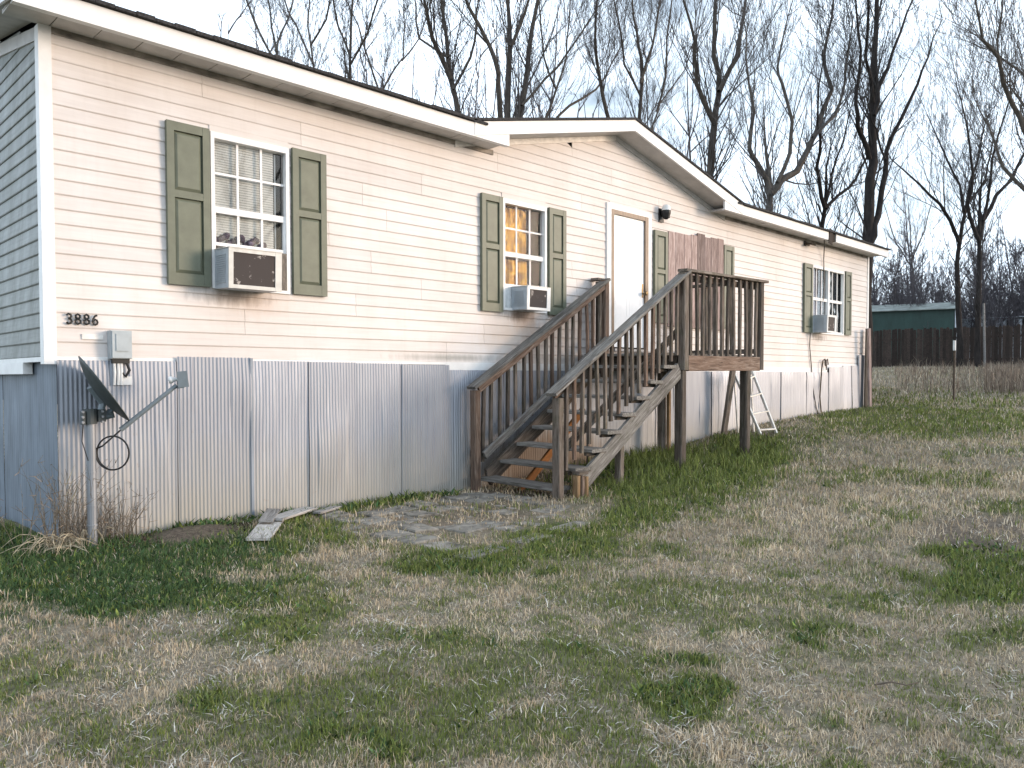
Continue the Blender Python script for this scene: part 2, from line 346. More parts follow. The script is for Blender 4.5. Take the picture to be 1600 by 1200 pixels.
# ------------------------------------------------------------------ terrain
TX = [-80,4,6.8,8.5,10,12.4,16.4,19,24,30,38,60,160]; TZ = [-.2,-.2,-.05,0.,.17,.29,.42,.5,.85,1.2,1.5,2.2,4]
def vnoise(x, y, s, seed=0):
    x = np.asarray(x, float)*s+seed*13.7; y = np.asarray(y, float)*s-seed*7.3
    xi = np.floor(x); yi = np.floor(y); fx = x-xi; fy = y-yi; fx = fx*fx*(3-2*fx); fy = fy*fy*(3-2*fy)
    h = lambda a, b: np.modf(np.abs(np.sin(a*127.1+b*311.7+seed)*43758.5453))[0]
    return (h(xi,yi)*(1-fx)+h(xi+1,yi)*fx)*(1-fy)+(h(xi,yi+1)*(1-fx)+h(xi+1,yi+1)*fx)*fy
def fbm(x, y, s, seed=0, o=4):
    a, t, v = 1.0, 0.0, 0.0
    for i in range(o): v = v+a*vnoise(x, y, s*2**i, seed+i); t += a; a *= .55
    return v/t
def GZ(x, y):
    x = np.asarray(x, float); y = np.asarray(y, float)
    return np.interp(x, TX, TZ) + (fbm(x, y, .9, 3, 3)-.5)*.07 + (fbm(x, y, 5, 9, 2)-.5)*.022
def gz(x, y): return float(GZ(x, y))
PATCH = [(-0.0,-.36,.54,-.55,-.39,-1.44,1),(-.01,-1.72,.41,-.42,-.2,-.58,.9),(.36,-2.25,.27,-.27,-.15,-.33,.8),(.84,-.98,.51,-.52,-.33,-.75,.8),(2.75,-.15,1.1,-.12,.0,.22,.9),(1.68,-.95,.34,-.34,-.36,-.62,.7),(2.02,-2.8,.44,-.45,-.23,-.25,.9),(3.09,-2.72,.39,-.4,-.56,-.48,.9),(4.24,-2.38,.2,-.29,-.83,-.62,.95),(6.61,-1.21,.71,-1.15,-1.87,-1.25,1),(8.64,-1.28,.27,-.66,-1.58,-.84,1),(9.83,-1.39,.17,-.52,-1.13,-.53,.6),(13.53,-2.18,.88,-1.75,-3.17,-.96,.75),(4.25,-5.36,.27,-.35,-.77,-.19,1),(2.07,-5.19,.1,-.1,-.18,-.08,1),(1.03,-5.23,.18,-.18,-.2,-.11,.9),(1.34,-4.88,.18,-.19,-.15,-.09,.8),(2.73,-5.78,.13,-.14,-.3,-.07,.6),(.85,-4.43,.5,-.51,-.31,-.28,.5),(.12,-4.22,.45,-.46,-.16,-.23,.5),(-.5,-3.85,.34,-.35,-.08,-.2,.4),(.68,-3.72,.34,-.34,-.13,-.17,.6),(2.15,-4.02,.4,-.41,-.41,-.29,.5),(.2,-4.71,.33,-.33,-.12,-.13,.5),(2.74,-4.67,.32,-.33,-.26,-.12,.35),(1.77,-5.72,.11,-.11,-.14,-.04,.3),(14.8,-.9,2.6,0,0,.9,.8),(-2.0,1.5,1.8,0,0,2.5,.9)]
def green(x, y):
    x = np.asarray(x, float); y = np.asarray(y, float)
    wx = x+(fbm(x,y,2.2,21,3)-.5)*.7; wy = y+(fbm(x,y,2.2,33,3)-.5)*.7
    g = np.zeros_like(x)
    for cx, cy, ax, ay, bx, by, s in PATCH:
        det = ax*by-ay*bx; u = ((wx-cx)*by-(wy-cy)*bx)/det; v = ((wy-cy)*ax-(wx-cx)*ay)/det
        r = np.sqrt(u*u+v*v); g = np.maximum(g, s*np.clip((1.25-r)/.5, 0, 1))
    n = fbm(x, y, 1.7, 5, 4); n2 = fbm(x, y, 6, 8, 3)
    bgn = np.clip((n-.52)*3.0, 0, .55) + np.clip((n2-.56)*2.2, 0, .35)
    return np.clip(np.maximum(g*(.55+.9*n2), bgn), 0, 1)
def bare(x, y):
    b = np.zeros_like(np.asarray(x, float))
    for cx, cy, r, k in ((.95,-.38,.42,1),(4.2,-.75,.55,.8),(3.0,-1.3,.9,.55),(10.1,-.8,.35,.9),(6.6,.1,.8,.9),(5.6,-.6,.8,.8),(8,-.4,.9,.5),(5.3,-5.2,.75,.9)):
        b = np.maximum(b, k*np.clip((1.2-np.hypot((x-cx), (y-cy)*1.25)/r)/.5, 0, 1))
    return b*(.5+.8*fbm(x, y, 4, 51, 3))
def ground():
    xs = np.concatenate([np.linspace(-90,-8,24)[:-1], np.linspace(-8,-3,26)[:-1], np.arange(-3,8,.05), np.arange(8,20,.1), np.linspace(20,50,60)[:-1], np.linspace(50,220,30)])
    ys = np.concatenate([np.linspace(-120,-14,24)[:-1], np.linspace(-14,-7,30)[:-1], np.arange(-7,.6,.05), np.linspace(.6,10,40)[1:-1], np.linspace(10,180,36)])
    X, Y = np.meshgrid(xs, ys, indexing='xy'); Z = GZ(X, Y); ny, nx = X.shape
    Z = Z + bare(X, Y)*.0 + .06*np.clip(1-np.hypot(X-.95, (Y+.36)*1.5)/.5, 0, 1)
    V = np.stack([X,Y,Z], -1).reshape(-1,3)
    i = np.arange(ny-1)[:,None]*nx+np.arange(nx-1)[None]; Q = np.stack([i, i+1, i+nx+1, i+nx], -1).reshape(-1,4)
    me = bpy.data.meshes.new('ground'); me.vertices.add(len(V)); me.vertices.foreach_set('co', V.ravel().astype(np.float32))
    me.loops.add(Q.size); me.loops.foreach_set('vertex_index', Q.ravel().astype(np.int32)); me.polygons.add(len(Q))
    me.polygons.foreach_set('loop_start', np.arange(0, Q.size, 4, dtype=np.int32)); me.polygons.foreach_set('use_smooth', np.ones(len(Q), bool))
    me.update(calc_edges=True)
    g = green(X, Y).ravel(); b = bare(X, Y).ravel()
    at = me.color_attributes.new('cover', 'FLOAT_COLOR', 'POINT'); c = np.zeros((len(V),4), np.float32); c[:,0] = g; c[:,1] = b; c[:,3] = 1; at.data.foreach_set('color', c.ravel())
    m, t, bs = new_mat('lawn_soil'); a = N(t,'ShaderNodeVertexColor'); a.layer_name = 'cover'; sp = t.nodes.new('ShaderNodeSeparateColor'); t.links.new(a.outputs[0], sp.inputs[0])
    P = coords(t,(1,1,1),False,True); n = noise(t, P, 28, 6, .7); n2 = noise(t, P, 3, 5, .6)
    tan = ramp(t, [(.25,(.08,.067,.05)),(.5,(.20,.17,.128)),(.75,(.34,.295,.225))]); t.links.new(n, tan.inputs[0])
    gr = ramp(t, [(.3,(.028,.038,.014)),(.7,(.085,.105,.036))]); t.links.new(n, gr.inputs[0])
    so_ = ramp(t, [(.3,(.055,.044,.035)),(.7,(.18,.145,.115))]); t.links.new(n, so_.inputs[0])
    c1 = mixc(t, sp.outputs[0], tan.outputs[0], gr.outputs[0]); c2 = mixc(t, sp.outputs[1], c1, so_.outputs[0])
    t.links.new(c2, bs.inputs['Base Color']); bs.inputs['Roughness'].default_value = 1; bs.inputs['Specular IOR Level'].default_value = .1
    bump(t, bs, n, .8, .02); me.materials.append(m)
    return tag(link(bpy.data.objects.new('ground', me)), kind='structure')
ground()

# ------------------------------------------------------------------ the house
HL, HD = 16.45, 7.9
CRS = .1145; ZS = 1.272; ZE = 3.82; RS = .18; OV = .33
PK = 7.13; PZ = 4.47; GS = .235; GXL, GXR = 4.25, 10.02          # gable peak x, soffit height, slope
house = empty('mobile_home', (HL/2, HD/2, -.2), 'long off white vinyl sided mobile home with metal skirting and a front gable', 'house')
W1 = (1.30, 2.06, 1.90, 3.28); W2 = (4.90, 5.68, 1.92, 3.27); W3 = (8.41, 10.04, 1.90, 3.30); W4 = (13.52, 15.08, 1.97, 3.33); DR = (7.00, 7.90, 1.50, 3.47)
OPEN = [W1, W2, W4, DR]
mb = MB(); mb.box(.10, HL-.1, .12, HD-.1, .9, 3.80); mb.box(.02, GXL+.02, .02, .12, 3.78, 3.84); mb.box(GXR-.02, HL-.02, .02, .12, 3.78, 3.84)
mb.prism([(GXL, .06, 3.80), (GXR, .06, 3.80), (PK, .06, PZ)], (0, 2.4, 0)); mb.build('wall', MDK, house)
SEAM = {}
def siding_panel(x0, x1, i0, n, mat):
    """one vinyl plank: n clapboard courses (i0...) between x0 and x1, gable ends cut to the rake"""
    mb = MB()
    for i in range(i0, i0+n):
        z0 = ZS+i*CRS; z1 = z0+CRS
        def lim(z):
            if z <= ZE: return x0, x1
            h = (PZ-z)/GS; return max(x0, PK-h), min(x1, PK+h)
        if z0 < ZE < z1 and not (x0 >= GXL and x1 <= GXR): z1 = ZE
        a0, b0 = lim(z0); a1, b1 = lim(z1)
        if b0-a0 < .01: continue
        if b1-a1 < .01: a1 = b1 = (a0+b0)/2
        if i == i0: a_, b_ = a0, b0
        yb, yt = -.0125, -.003
        A, B, C, Dv = (a0,yb,z0), (b0,yb,z0), (b1,yt,z1), (a1,yt,z1)
        # bull-nosed lower lip, face with a slight belly, underside
        zl = z0+.008; fr = .008/CRS; am = a0+(a1-a0)*fr; bm = b0+(b1-b0)*fr
        mb.face([(a0,yb+.004,z0),(b0,yb+.004,z0),(bm,yb,zl),(am,yb,zl)])
        mb.face([(am,yb,zl),(bm,yb,zl),C,Dv])
        mb.face([(a0,.004,z0),(b0,.004,z0),(b0,yb+.004,z0),(a0,yb+.004,z0)])
        mb.face([(a0,.004,z0),(a0,yb+.004,z0),(am,yb,zl),Dv,(a1,.004,z1)])
        mb.face([(b0,.004,z0),(b1,.004,z1),C,(bm,yb,zl),(b0,yb+.004,z0)])
        mb.face([(a0,.006,z0),(a1,.006,z1),(b1,.006,z1),(b0,.006,z0)])
    if mb.f: mb.build('siding_panel', mat, house)
rows = 15
joints = {0:[4.02,7.6,11.2], 1:[1.61,4.6,8.6,12.6], 2:[2.81,5.9,9.3,12.9], 3:[3.66,8.05,11.6,14.6], 4:[3.0,6.3,10.8], 5:[2.5,6.2,10.5,13.3], 6:[3.2,6.0,11.0], 7:[2.9,8.0,12.0], 8:[3.67,6.6,11.38], 9:[2.2,6.4,10.22,12.9], 10:[1.24,4.83,8.2,12.3], 11:[GXL+.02,7.05,GXR-.02], 12:[6.2,8.36], 13:[]}
for r in range(14):
    i0 = 2*r; zlo = ZS+i0*CRS; zhi = zlo+2*CRS
    L, R = .06, HL-.05
    if zlo >= ZE-.02: L, R = GXL+.02, GXR-.02
    cuts = []
    for (a, b, c, d) in OPEN:
        if zhi > c+.002 and zlo < d-.002: cuts.append((a, b, c, d))
    # openings only cut the courses they really meet: split a half-met row in two single courses
    def run(i, n):
        lo = ZS+i*CRS; hi = lo+n*CRS
        ivs = [(L, R)]
        for (a, b, c, d) in cuts:
            if hi > c+.002 and lo < d-.002:
                nv = []
                for (p, q) in ivs:
                    if b <= p or a >= q: nv.append((p, q))
                    else:
                        if a-p > .02: nv.append((p, a))
                        if q-b > .02: nv.append((b, q))
                ivs = nv
        for (p, q) in ivs:
            js = [p]+[j for j in joints.get(r, []) if p+.1 < j < q-.1]+[q]
            for u, v in zip(js[:-1], js[1:]): siding_panel(u+(.0015 if u != p else 0), v-(.0015 if v != q else 0), i, n, MS)
    half = any((zlo+CRS > c+.002 and zlo < d-.002) != (zlo+2*CRS > c+.002 and zlo+CRS < d-.002) for (a, b, c, d) in cuts)
    if half: run(i0, 1); run(i0+1, 1)
    else: run(i0, 2)
# end wall siding (faces -x, in shade, mildewed)
for r in range(13):
    mb = MB()
    for i in (2*r, 2*r+1):
        z0 = ZS+i*CRS; z1 = z0+CRS
        def yl(z): return .06 if z <= ZE else .06+(z-ZE)/RS
        y1 = HD-.05
        if yl(z1) > HD/2: continue
        ya, yb_ = yl(z0), yl(z1); yc, yd = HD-ya, HD-yb_
        xb, xt = -.014, -.002; zl = z0+.008
        mb.face([(xb+.004,yc,z0),(xb+.004,ya,z0),(xb,ya,zl),(xb,yc,zl)]); mb.face([(xb,yc,zl),(xb,ya,zl),(xt,yb_,z1),(xt,yd,z1)])
        mb.face([(.005,ya,z0),(xb+.004,ya,z0),(xb+.004,yc,z0),(.005,yc,z0)])
        mb.face([(.005,ya,z0),(.005,yc,z0),(.005,yd,z1),(.005,yb_,z1)])
    if mb.f: tag(mb.build('siding_panel', MSE, house), 'mildewed grey green end siding')
# corner posts
mb = MB(); mb.box(-.024,.065,-.024,.0,1.215,3.80); mb.box(-.024,.0,.0,.075,1.215,3.80); mb.build('corner_trim', MT, house)
mb = MB(); mb.box(HL-.055,HL+.02,-.022,.0,1.25,3.80); mb.box(HL-.002,HL+.02,.0,.07,1.25,3.80); mb.build('corner_trim', MT, house)
# starter strip, belly bands
mb = MB(); mb.box(.066,4.0,-.017,-.003,1.247,1.276); mb.build('starter_strip', MT, house)
mb = MB(); mb.box(4.0,14.28,-.019,-.003,1.187,1.277); mb.build('belly_band', MT, house)
mb = MB(); mb.box(14.28,15.84,-.018,-.003,1.27,1.335+.025); mb.build('belly_band', MT, house)
# gable frieze & eave frieze boards (grimy, with eave shade put into their colour)
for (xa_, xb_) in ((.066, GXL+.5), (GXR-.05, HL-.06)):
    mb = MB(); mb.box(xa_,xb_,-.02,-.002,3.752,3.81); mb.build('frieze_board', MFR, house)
# eave soffits + fascias
def soffit(x0, x1):
    mb = MB(); n = int((x1-x0)/.30)
    for k in range(n):
        a = x0+(x1-x0)*k/n; b = x0+(x1-x0)*(k+1)/n
        mb.box(a+.002, b-.006, -OV+.02, -.0, 3.80+random.uniform(0,.003), 3.815)
    mb.box(x0, x1, -OV+.01, .0, 3.816, 3.83)
    mb.build('soffit', MSOF, house)
soffit(-.25, GXL+.42); soffit(GXR-.35, HL+.12)
def fascia(x0, x1, mat=MT, dz=0):
    mb = MB(); mb.box(x0, x1, -OV-.022, -OV+.01, 3.785+dz, 3.925+dz); mb.box(x0, x1, -OV-.022, -OV+.04, 3.775+dz, 3.785+dz)
    return mb.build('fascia', mat, house)
fascia(-.26, 4.69); fascia(9.55, 13.50); fascia(13.86, HL+.26)
mb = MB(); mb.box(13.50,13.86,-OV-.004,-OV+.03,3.775,3.93); mb.build('bare_subfascia', MFW, house)
board('loose_fascia_scrap', (13.56,-OV-.03,3.70), (13.60,-OV-.03,3.99), .16, .015, MFW, house, up=(0,1,0))
# gable rakes
def rake(sx):
    xe = GXL-.10 if sx < 0 else GXR+.10
    d = abs(PK-xe); top0, bot0 = 4.635-GS*d, 4.485-GS*d
    xa, xb = (xe, PK) if sx < 0 else (PK, xe)
    f = lambda x, t: t-GS*abs(PK-x)
    poly = [(xa, -OV-.03, f(xa,4.485)), (xb, -OV-.03, f(xb,4.485)), (xb, -OV-.03, f(xb,4.635)), (xa, -OV-.03, f(xa,4.635))]
    mb = MB(); mb.prism(poly, (0,.03,0)); mb.build('rake_fascia', MT, house)
    mb = MB(); poly = [(xa, -OV, f(xa,4.497)), (xb, -OV, f(xb,4.497)), (xb, -OV, f(xb,4.512)), (xa, -OV, f(xa,4.512))]
    mb.prism(poly, (0, OV+.02, 0)); mb.build('rake_soffit', MSOF, house)
    mb = MB(); poly = [(xa, -.024, f(xa,4.425)), (xb, -.024, f(xb,4.425)), (xb, -.024, f(xb,4.495)), (xa, -.024, f(xa,4.495))]
    mb.prism(poly, (0,.02,0)); mb.build('rake_frieze', MTD if sx < 0 else MSOF, house)
    # roof plane of the dormer
    poly = [(xa-(.03 if sx<0 else 0), -OV-.05, f(xa,4.636)), (xb+(.03 if sx>0 else 0), -OV-.05, f(xb,4.636)), (xb+(.03 if sx>0 else 0), -OV-.05, f(xb,4.665)), (xa-(.03 if sx<0 else 0), -OV-.05, f(xa,4.665))]
    mb = MB(); mb.prism(poly, (0, 4.0, 0)); return mb.build('dormer_roof', MROOF, house)
rake(-1); rake(1)
# main roof: two slopes, shingle courses stepped at the eave edge
mb = MB()
for side in (0, 1):
    y0 = -OV-.05; rise = lambda y: 3.927+RS*(y-y0)
    P4 = [(-.30,y0,rise(y0)), (HL+.28,y0,rise(y0)), (HL+.28,HD/2,rise(HD/2)), (-.30,HD/2,rise(HD/2))]
    if side: mb.prism([(x, HD-y, z) for x, y, z in P4], (0,0,.028))
    else:
        ym = .35
        for (xa_, xb_, ya_, yb_) in ((-.30, GXL+.08, y0, ym), (GXR-.08, HL+.28, y0, ym), (-.30, HL+.28, ym, HD/2)):
            mb.prism([(xa_,ya_,rise(ya_)), (xb_,ya_,rise(ya_)), (xb_,yb_,rise(yb_)), (xa_,yb_,rise(yb_))], (0,0,.028))
x = -.30
while x < HL+.28:                                             # shingle butts along the eave
    l = random.uniform(.14,.22)
    if x < GXL-.15 or x > GXR+.05: mb.box(x+.004, min(x+l, HL+.28), -OV-.062, -OV-.03, 3.929, 3.95+random.uniform(0,.016))
    x += l
mb.build('roof', MROOF, house)
# end-wall rake: soffit and fascia
mb = MB(); xe = -.27
mb.prism([(xe,-OV,3.80-OV*RS+.06),(xe,HD/2,3.80+RS*HD/2+.0),(0,HD/2,3.80+RS*HD/2),(0,-OV,3.80-OV*RS+.06)], (0,0,.012)); mb.build('end_soffit', MSOF, house)
mb = MB(); mb.prism([(xe-.02,-OV-.02,3.785),(xe-.02,HD/2,3.79+RS*HD/2),(xe-.02,HD/2,3.925+RS*HD/2),(xe-.02,-OV-.02,3.925)], (.02,0,0)); mb.build('end_rake_fascia', MT, house)
mb = MB(); mb.prism([(-.022,.08,3.70),(-.022,HD/2,3.68+RS*HD/2),(-.022,HD/2,3.80+RS*HD/2),(-.022,.08,3.80)], (.02,0,0)); mb.build('end_frieze', MSOF, house)
# skirting: corrugated sheets one by one
WOB = RNG.normal(0, 1, (180, 16))
for _ in range(2): WOB = (WOB+np.roll(WOB,1,0)+np.roll(WOB,-1,0)+np.roll(WOB,1,1)+np.roll(WOB,-1,1))/3.2
edges = [.068,.985,1.637,2.25,2.77,3.37,4.02,4.9,5.7,6.5,7.3,8.1,8.9,9.7,10.4,11.1,11.69,12.19,12.7,13.26,13.8,14.31,15.05,15.5,15.85,16.40]
tops = {0:1.246,1:1.288,2:1.262,3:1.258,4:1.252,5:1.243}
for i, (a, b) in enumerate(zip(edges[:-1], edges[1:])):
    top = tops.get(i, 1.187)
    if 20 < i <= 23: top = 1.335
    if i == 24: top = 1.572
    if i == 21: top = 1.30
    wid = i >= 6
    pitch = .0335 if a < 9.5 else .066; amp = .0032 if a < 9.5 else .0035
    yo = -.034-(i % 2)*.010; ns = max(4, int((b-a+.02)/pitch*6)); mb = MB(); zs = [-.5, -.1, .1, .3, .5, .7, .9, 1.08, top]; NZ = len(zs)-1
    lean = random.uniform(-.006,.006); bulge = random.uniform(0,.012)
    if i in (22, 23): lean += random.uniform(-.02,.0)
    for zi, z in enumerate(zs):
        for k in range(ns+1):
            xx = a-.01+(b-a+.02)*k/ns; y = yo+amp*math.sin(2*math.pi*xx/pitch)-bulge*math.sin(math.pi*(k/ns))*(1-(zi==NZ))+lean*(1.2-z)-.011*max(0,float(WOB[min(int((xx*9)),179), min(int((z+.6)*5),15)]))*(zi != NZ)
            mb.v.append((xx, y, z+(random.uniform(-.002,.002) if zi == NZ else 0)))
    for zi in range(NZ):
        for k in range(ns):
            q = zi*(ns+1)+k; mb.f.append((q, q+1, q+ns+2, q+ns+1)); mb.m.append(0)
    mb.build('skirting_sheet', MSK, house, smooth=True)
# narrow overlap strip at the sheet joint
mb = MB(); mb.box(1.632,1.658,-.060,-.05,-.4,1.285); mb.build('joint_strip', MSKE, house)
# end skirting
for k in range(9):
    a = -.022+k*.87; b = a+.88; mb = MB(); ns = 40; yo = .062+(k%2)*.006
    for z in (-.5, 1.248):
        for q in range(ns+1):
            yy = a+(b-a)*q/ns; mb.v.append((yo+.004*math.sin(2*math.pi*yy/.066), yy, z))
    for q in range(ns): mb.f.append((q+1, q, ns+1+q, ns+2+q)); mb.m.append(0)
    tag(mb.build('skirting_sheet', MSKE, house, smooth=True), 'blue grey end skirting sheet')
mb = MB(); mb.box(-.016,.0,.03,HD-.05,1.235,1.272); mb.build('starter_strip', MT, house)
mb = MB(); mb.box(-.02,.05,.62,2.2,1.14,1.236); tag(mb.build('belly_band', MT, house), 'short white strip at the end wall')

# ---- windows
def shutter(x0, x1, z0, z1):
    s = MB(); s.box(x0, x0+.062, -.055, -.016, z0, z1); s.box(x1-.062, x1, -.055, -.016, z0, z1)
    zm = z0+(z1-z0)*.56; t = .062
    for (a, b) in ((z0, z0+.10), (zm-t/2, zm+t/2), (z1-.075, z1)): s.box(x0+.062, x1-.062, -.053, -.016, a, b)
    o = s.build('shutter', MSH, house)
    for (a, b) in ((z0+.10, zm-t/2), (zm+t/2, z1-.075)):
        p = MB(); i0, i1, j0, j1 = x0+.064, x1-.064, a+.002, b-.002; m = .028
        ya, yb = -.030, -.046
        O = [(i0,ya,j0),(i1,ya,j0),(i1,ya,j1),(i0,ya,j1)]; I = [(i0+m,yb,j0+m),(i1-m,yb,j0+m),(i1-m,yb,j1-m),(i0+m,yb,j1-m)]
        p.face(I)
        for k in range(4): p.face([O[k], O[(k+1)%4], I[(k+1)%4], I[k]])
        p.build('raised_panel', MSH, o)
def filler(a, b, z0, z1):
    mb = MB(); mb.box(a-.002, b+.002, -.013, .02, z0, z1); mb.build('siding_filler', MS, house)
def window(Wd, cols, lower_open=None, blind=True, double=False, glass=None):
    a, b, c, d = Wd; zm = c+(d-c)*.51; fw = .034
    f = MB(); f.box(a, a+fw, -.032, .06, c, d); f.box(b-fw, b, -.032, .06, c, d); f.box(a+fw, b-fw, -.032, .06, d-.055, d); f.box(a+fw, b-fw, -.034, .06, c, c+.03)
    if double: xm = (a+b)/2; f.box(xm-.03, xm+.03, -.028, .06, c+.03, d-.055)
    win = f.build('window', MT, house)
    zt = ZS+math.ceil((d-ZS)/CRS)*CRS; zb_ = ZS+math.floor((c-ZS)/CRS)*CRS
    if zt-d > .002: filler(a, b, d, zt+.004)
    if c-zb_ > .002: filler(a, b, zb_-.0, c)
    groups = [(a+fw, b-fw)] if not double else [(a+fw, (a+b)/2-.03), ((a+b)/2+.03, b-fw)]
    for (u, v) in groups:
        lo = lower_open if lower_open is not None else c+.03
        m = MB(); m.box(u, v, -.006, .040, zm-.028, zm+.028); m.box(u, v, -.004, .03, lo, lo+.03)
        m.box(u, u+.018, -.003, .03, lo+.03, zm-.028); m.box(v-.018, v, -.003, .03, lo+.03, zm-.028)
        m.build('sash', MT, win)
        for k in range(1, cols):
            x = u+(v-u)*k/cols; g = MB(); g.box(x-.010, x+.010, .010, .022, zm+.028, d-.055); g.build('muntin', MT, win)
            g = MB(); g.box(x-.010, x+.010, .004, .016, lo+.03, zm-.028); g.build('muntin', MT, win)
        h = zm+.028+(d-.055-zm-.028)*.5
        if not double: g = MB(); g.box(u, v, .011, .021, h-.010, h+.010); g.build('muntin', MT, win)
        p = MB(); p.box(u, v, .024, .027, zm+.028, d-.055); p.build('pane', glass or MGL, win)
        p = MB(); p.box(u+.018, v-.018, .018, .021, lo+.03, zm-.028); p.build('pane', glass or MGL, win)
        if blind:
            s = MB(); z = c+.05
            while z < d-.06:
                s.face([(u, .062, z), (v-.12*(v-u), .062, z), (v-.12*(v-u), .069, z+.0218), (u, .069, z+.0218)]); z += .0225
            s.build('window_blind', MBLIND, win)
            s = MB(); s.box(v-.10*(v-u), v-.08*(v-u), .07, .075, c+.05, d-.06); s.build('blind_cord', MWPL, win)
    return win
shutter(.912, 1.282, 1.905, 3.285); shutter(2.085, 2.45, 1.905, 3.29)
shutter(4.535, 4.878, 1.89, 3.27); shutter(5.71, 6.035, 1.905, 3.275)
shutter(8.05, 8.39, 1.92, 3.30); shutter(10.06, 10.39, 1.92, 3.31)
shutter(13.12, 13.49, 1.97, 3.32); shutter(15.11, 15.42, 1.99, 3.345)
win1 = window(W1, 3, 2.285, glass=MGL1)
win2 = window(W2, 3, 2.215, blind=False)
win4 = window(W4, 3, None, blind=False, double=True)
# window 2: added curtain, the sunset's reflection in the glass painted into its colour
def curtain(x0, x1, z0, z1, y, n, mat, par):
    mb = MB()
    for k in range(n+1):
        x = x0+(x1-x0)*k/n; yy = y+.012*math.sin(k*1.9)
        mb.v += [(x,yy,z0),(x,yy+.004,z1)]
    for k in range(n): mb.f.append((2*k,2*k+2,2*k+3,2*k+1)); mb.m.append(0)
    return mb.build('curtain', mat, par, smooth=True)
curtain(4.94,5.42,2.24,2.56,.085,26,MSUNSET,win2); curtain(4.94,5.42,2.62,3.2,.098,22,MSUNSET,win2); curtain(13.56,14.0,2.0,3.25,.09,16,MCLOTH,win4); curtain(14.62,15.03,2.0,3.25,.09,14,MBLIND,win4)
# plywood / plank cover over window 3
pc = bpy.data.objects.new('window_cover', None); link(pc, Matrix.Translation((9.2,-.03,2.6)), house); pc['label'] = 'pinkish vertical planks boarding up a window'
px_ = 8.40; ws = [.20,.235,.205,.175,.225,.195,.205,.185]; sc_w = 1.64/sum(ws)
for i, q in enumerate(ws):
    q *= sc_w; top = 3.325+.008*i+random.uniform(-.012,.012)+(.03 if i == 4 else 0)
    board('plank', (px_+q/2, -.042, 1.88), (px_+q/2, -.042, top), q-.008, .022, MWP, pc, up=(0,-1,0), rough=.002); px_ += q
# door
dm = MB(); dm.box(6.925,7.02,-.035,-.004,1.48,3.535); dm.box(7.90,7.985,-.035,-.004,1.48,3.515); dm.box(7.02,7.90,-.033,-.004,3.455,3.53)
dr = dm.build('door', MT, house)
filler(7.0, 7.9, 3.536, ZS+math.ceil((3.47-ZS)/CRS)*CRS+.004) if ZS+math.ceil((3.47-ZS)/CRS)*CRS > 3.54 else None
db = MB(); db.box(7.02,7.075,-.040,.03,1.50,3.455); db.box(7.825,7.90,-.040,.03,1.50,3.455); db.box(7.075,7.825,-.038,.03,3.395,3.455); db.build('storm_frame', MBRZ, dr)
db = MB(); db.box(7.075,7.825,-.010,.03,1.53,3.395); db.build('door_slab', MDOOR, dr)
db = MB()
for (a,b,c,d) in ((7.15,7.42,1.66,2.25),(7.48,7.75,1.66,2.25),(7.15,7.42,2.40,3.25),(7.48,7.75,2.40,3.25)):
    for q in ((a,b,c,c+.02),(a,b,d-.02,d),(a,a+.02,c+.02,d-.02),(b-.02,b,c+.02,d-.02)): db.box(q[0],q[1],-.0120,-.010,q[2],q[3])
db.build('door_moulding', MDOOR, dr)
db = MB(); db.box(7.06,7.86,-.07,.03,1.47,1.505); db.build('door_sill', MGALV, dr)
db = MB(); db.lathe([(0,-.10),(.026,-.098),(.034,-.08),(.026,-.062),(.012,-.055),(.012,-.010)], Matrix.Translation((7.79,-.0,2.33)) @ Matrix(((1,0,0,0),(0,0,1,0),(0,1,0,0),(0,0,0,1)))); db.box(7.775,7.805,-.016,-.010,2.27,2.47); db.build('door_handle', MBRASS, dr, smooth=False)
# house number
SEG = {'3': [[(.05,.86),(.3,1.0),(.62,.93),(.70,.75),(.55,.58),(.3,.53)],[(.3,.53),(.62,.47),(.75,.27),(.6,.06),(.3,0),(.03,.14)]],
 '8': [[(.38,.53),(.1,.66),(.1,.88),(.38,1.0),(.66,.88),(.66,.66),(.38,.53)],[(.38,.53),(.04,.38),(.04,.12),(.38,0),(.72,.12),(.72,.38),(.38,.53)]],
 '6': [[(.66,.97),(.35,.88),(.10,.58),(.04,.27),(.16,.06),(.38,0),(.62,.07),(.72,.27),(.6,.47),(.38,.53),(.16,.44),(.06,.3)]]}
nx0 = .132
for ch in '3886':
    mb = MB()
    for pl in SEG[ch]: mb.tube([(nx0+q[0]*.052, -.028, 1.532+q[1]*.078) for q in pl], .0085, 6)
    tag(mb.build('digit', MBLK, house), 'black raised number '+ch); nx0 += .063
mb = MB(); mb.box(.245,.40,-.021,-.013,1.415,1.457); mb.build('patch_plate', MTD, house)

# ------------------------------------------------------------------ things on the wall
ub = empty('utility_box', (.51,-.03,1.2), 'grey plastic phone box screwed to the siding below the black numbers', 'utility box')
mb = MB(); mb.box(.432,.592,-.10,-.017,1.262,1.49); mb.build('case', MBOX, ub)
mb = MB(); mb.box(.438,.586,-.116,-.1005,1.268,1.484); mb.box(.465,.560,-.124,-.1165,1.325,1.462); mb.build('cover', MBOX, ub)
mb = MB(); mb.box(.446,.578,-.085,-.05,1.225,1.262); mb.build('gland', MBLK, ub)
mb = MB()
for xx in (.462,.492,.515): mb.tube([(xx,-.07,1.24),(xx+.005,-.072,1.15),(xx,-.066,1.05)], .011, 8)
mb.build('conduit', MWPL, ub)
mb = MB(); mb.tube([(.555,-.07,1.24),(.575,-.085,1.17),(.55,-.075,1.12),(.52,-.07,1.15)], .012, 8); mb.build('cable', MBLK, ub)
mb = MB(); mb.box(.525,.60,-.064,-.050,1.05,1.12); mb.build('ground_plate', MWPL, ub)
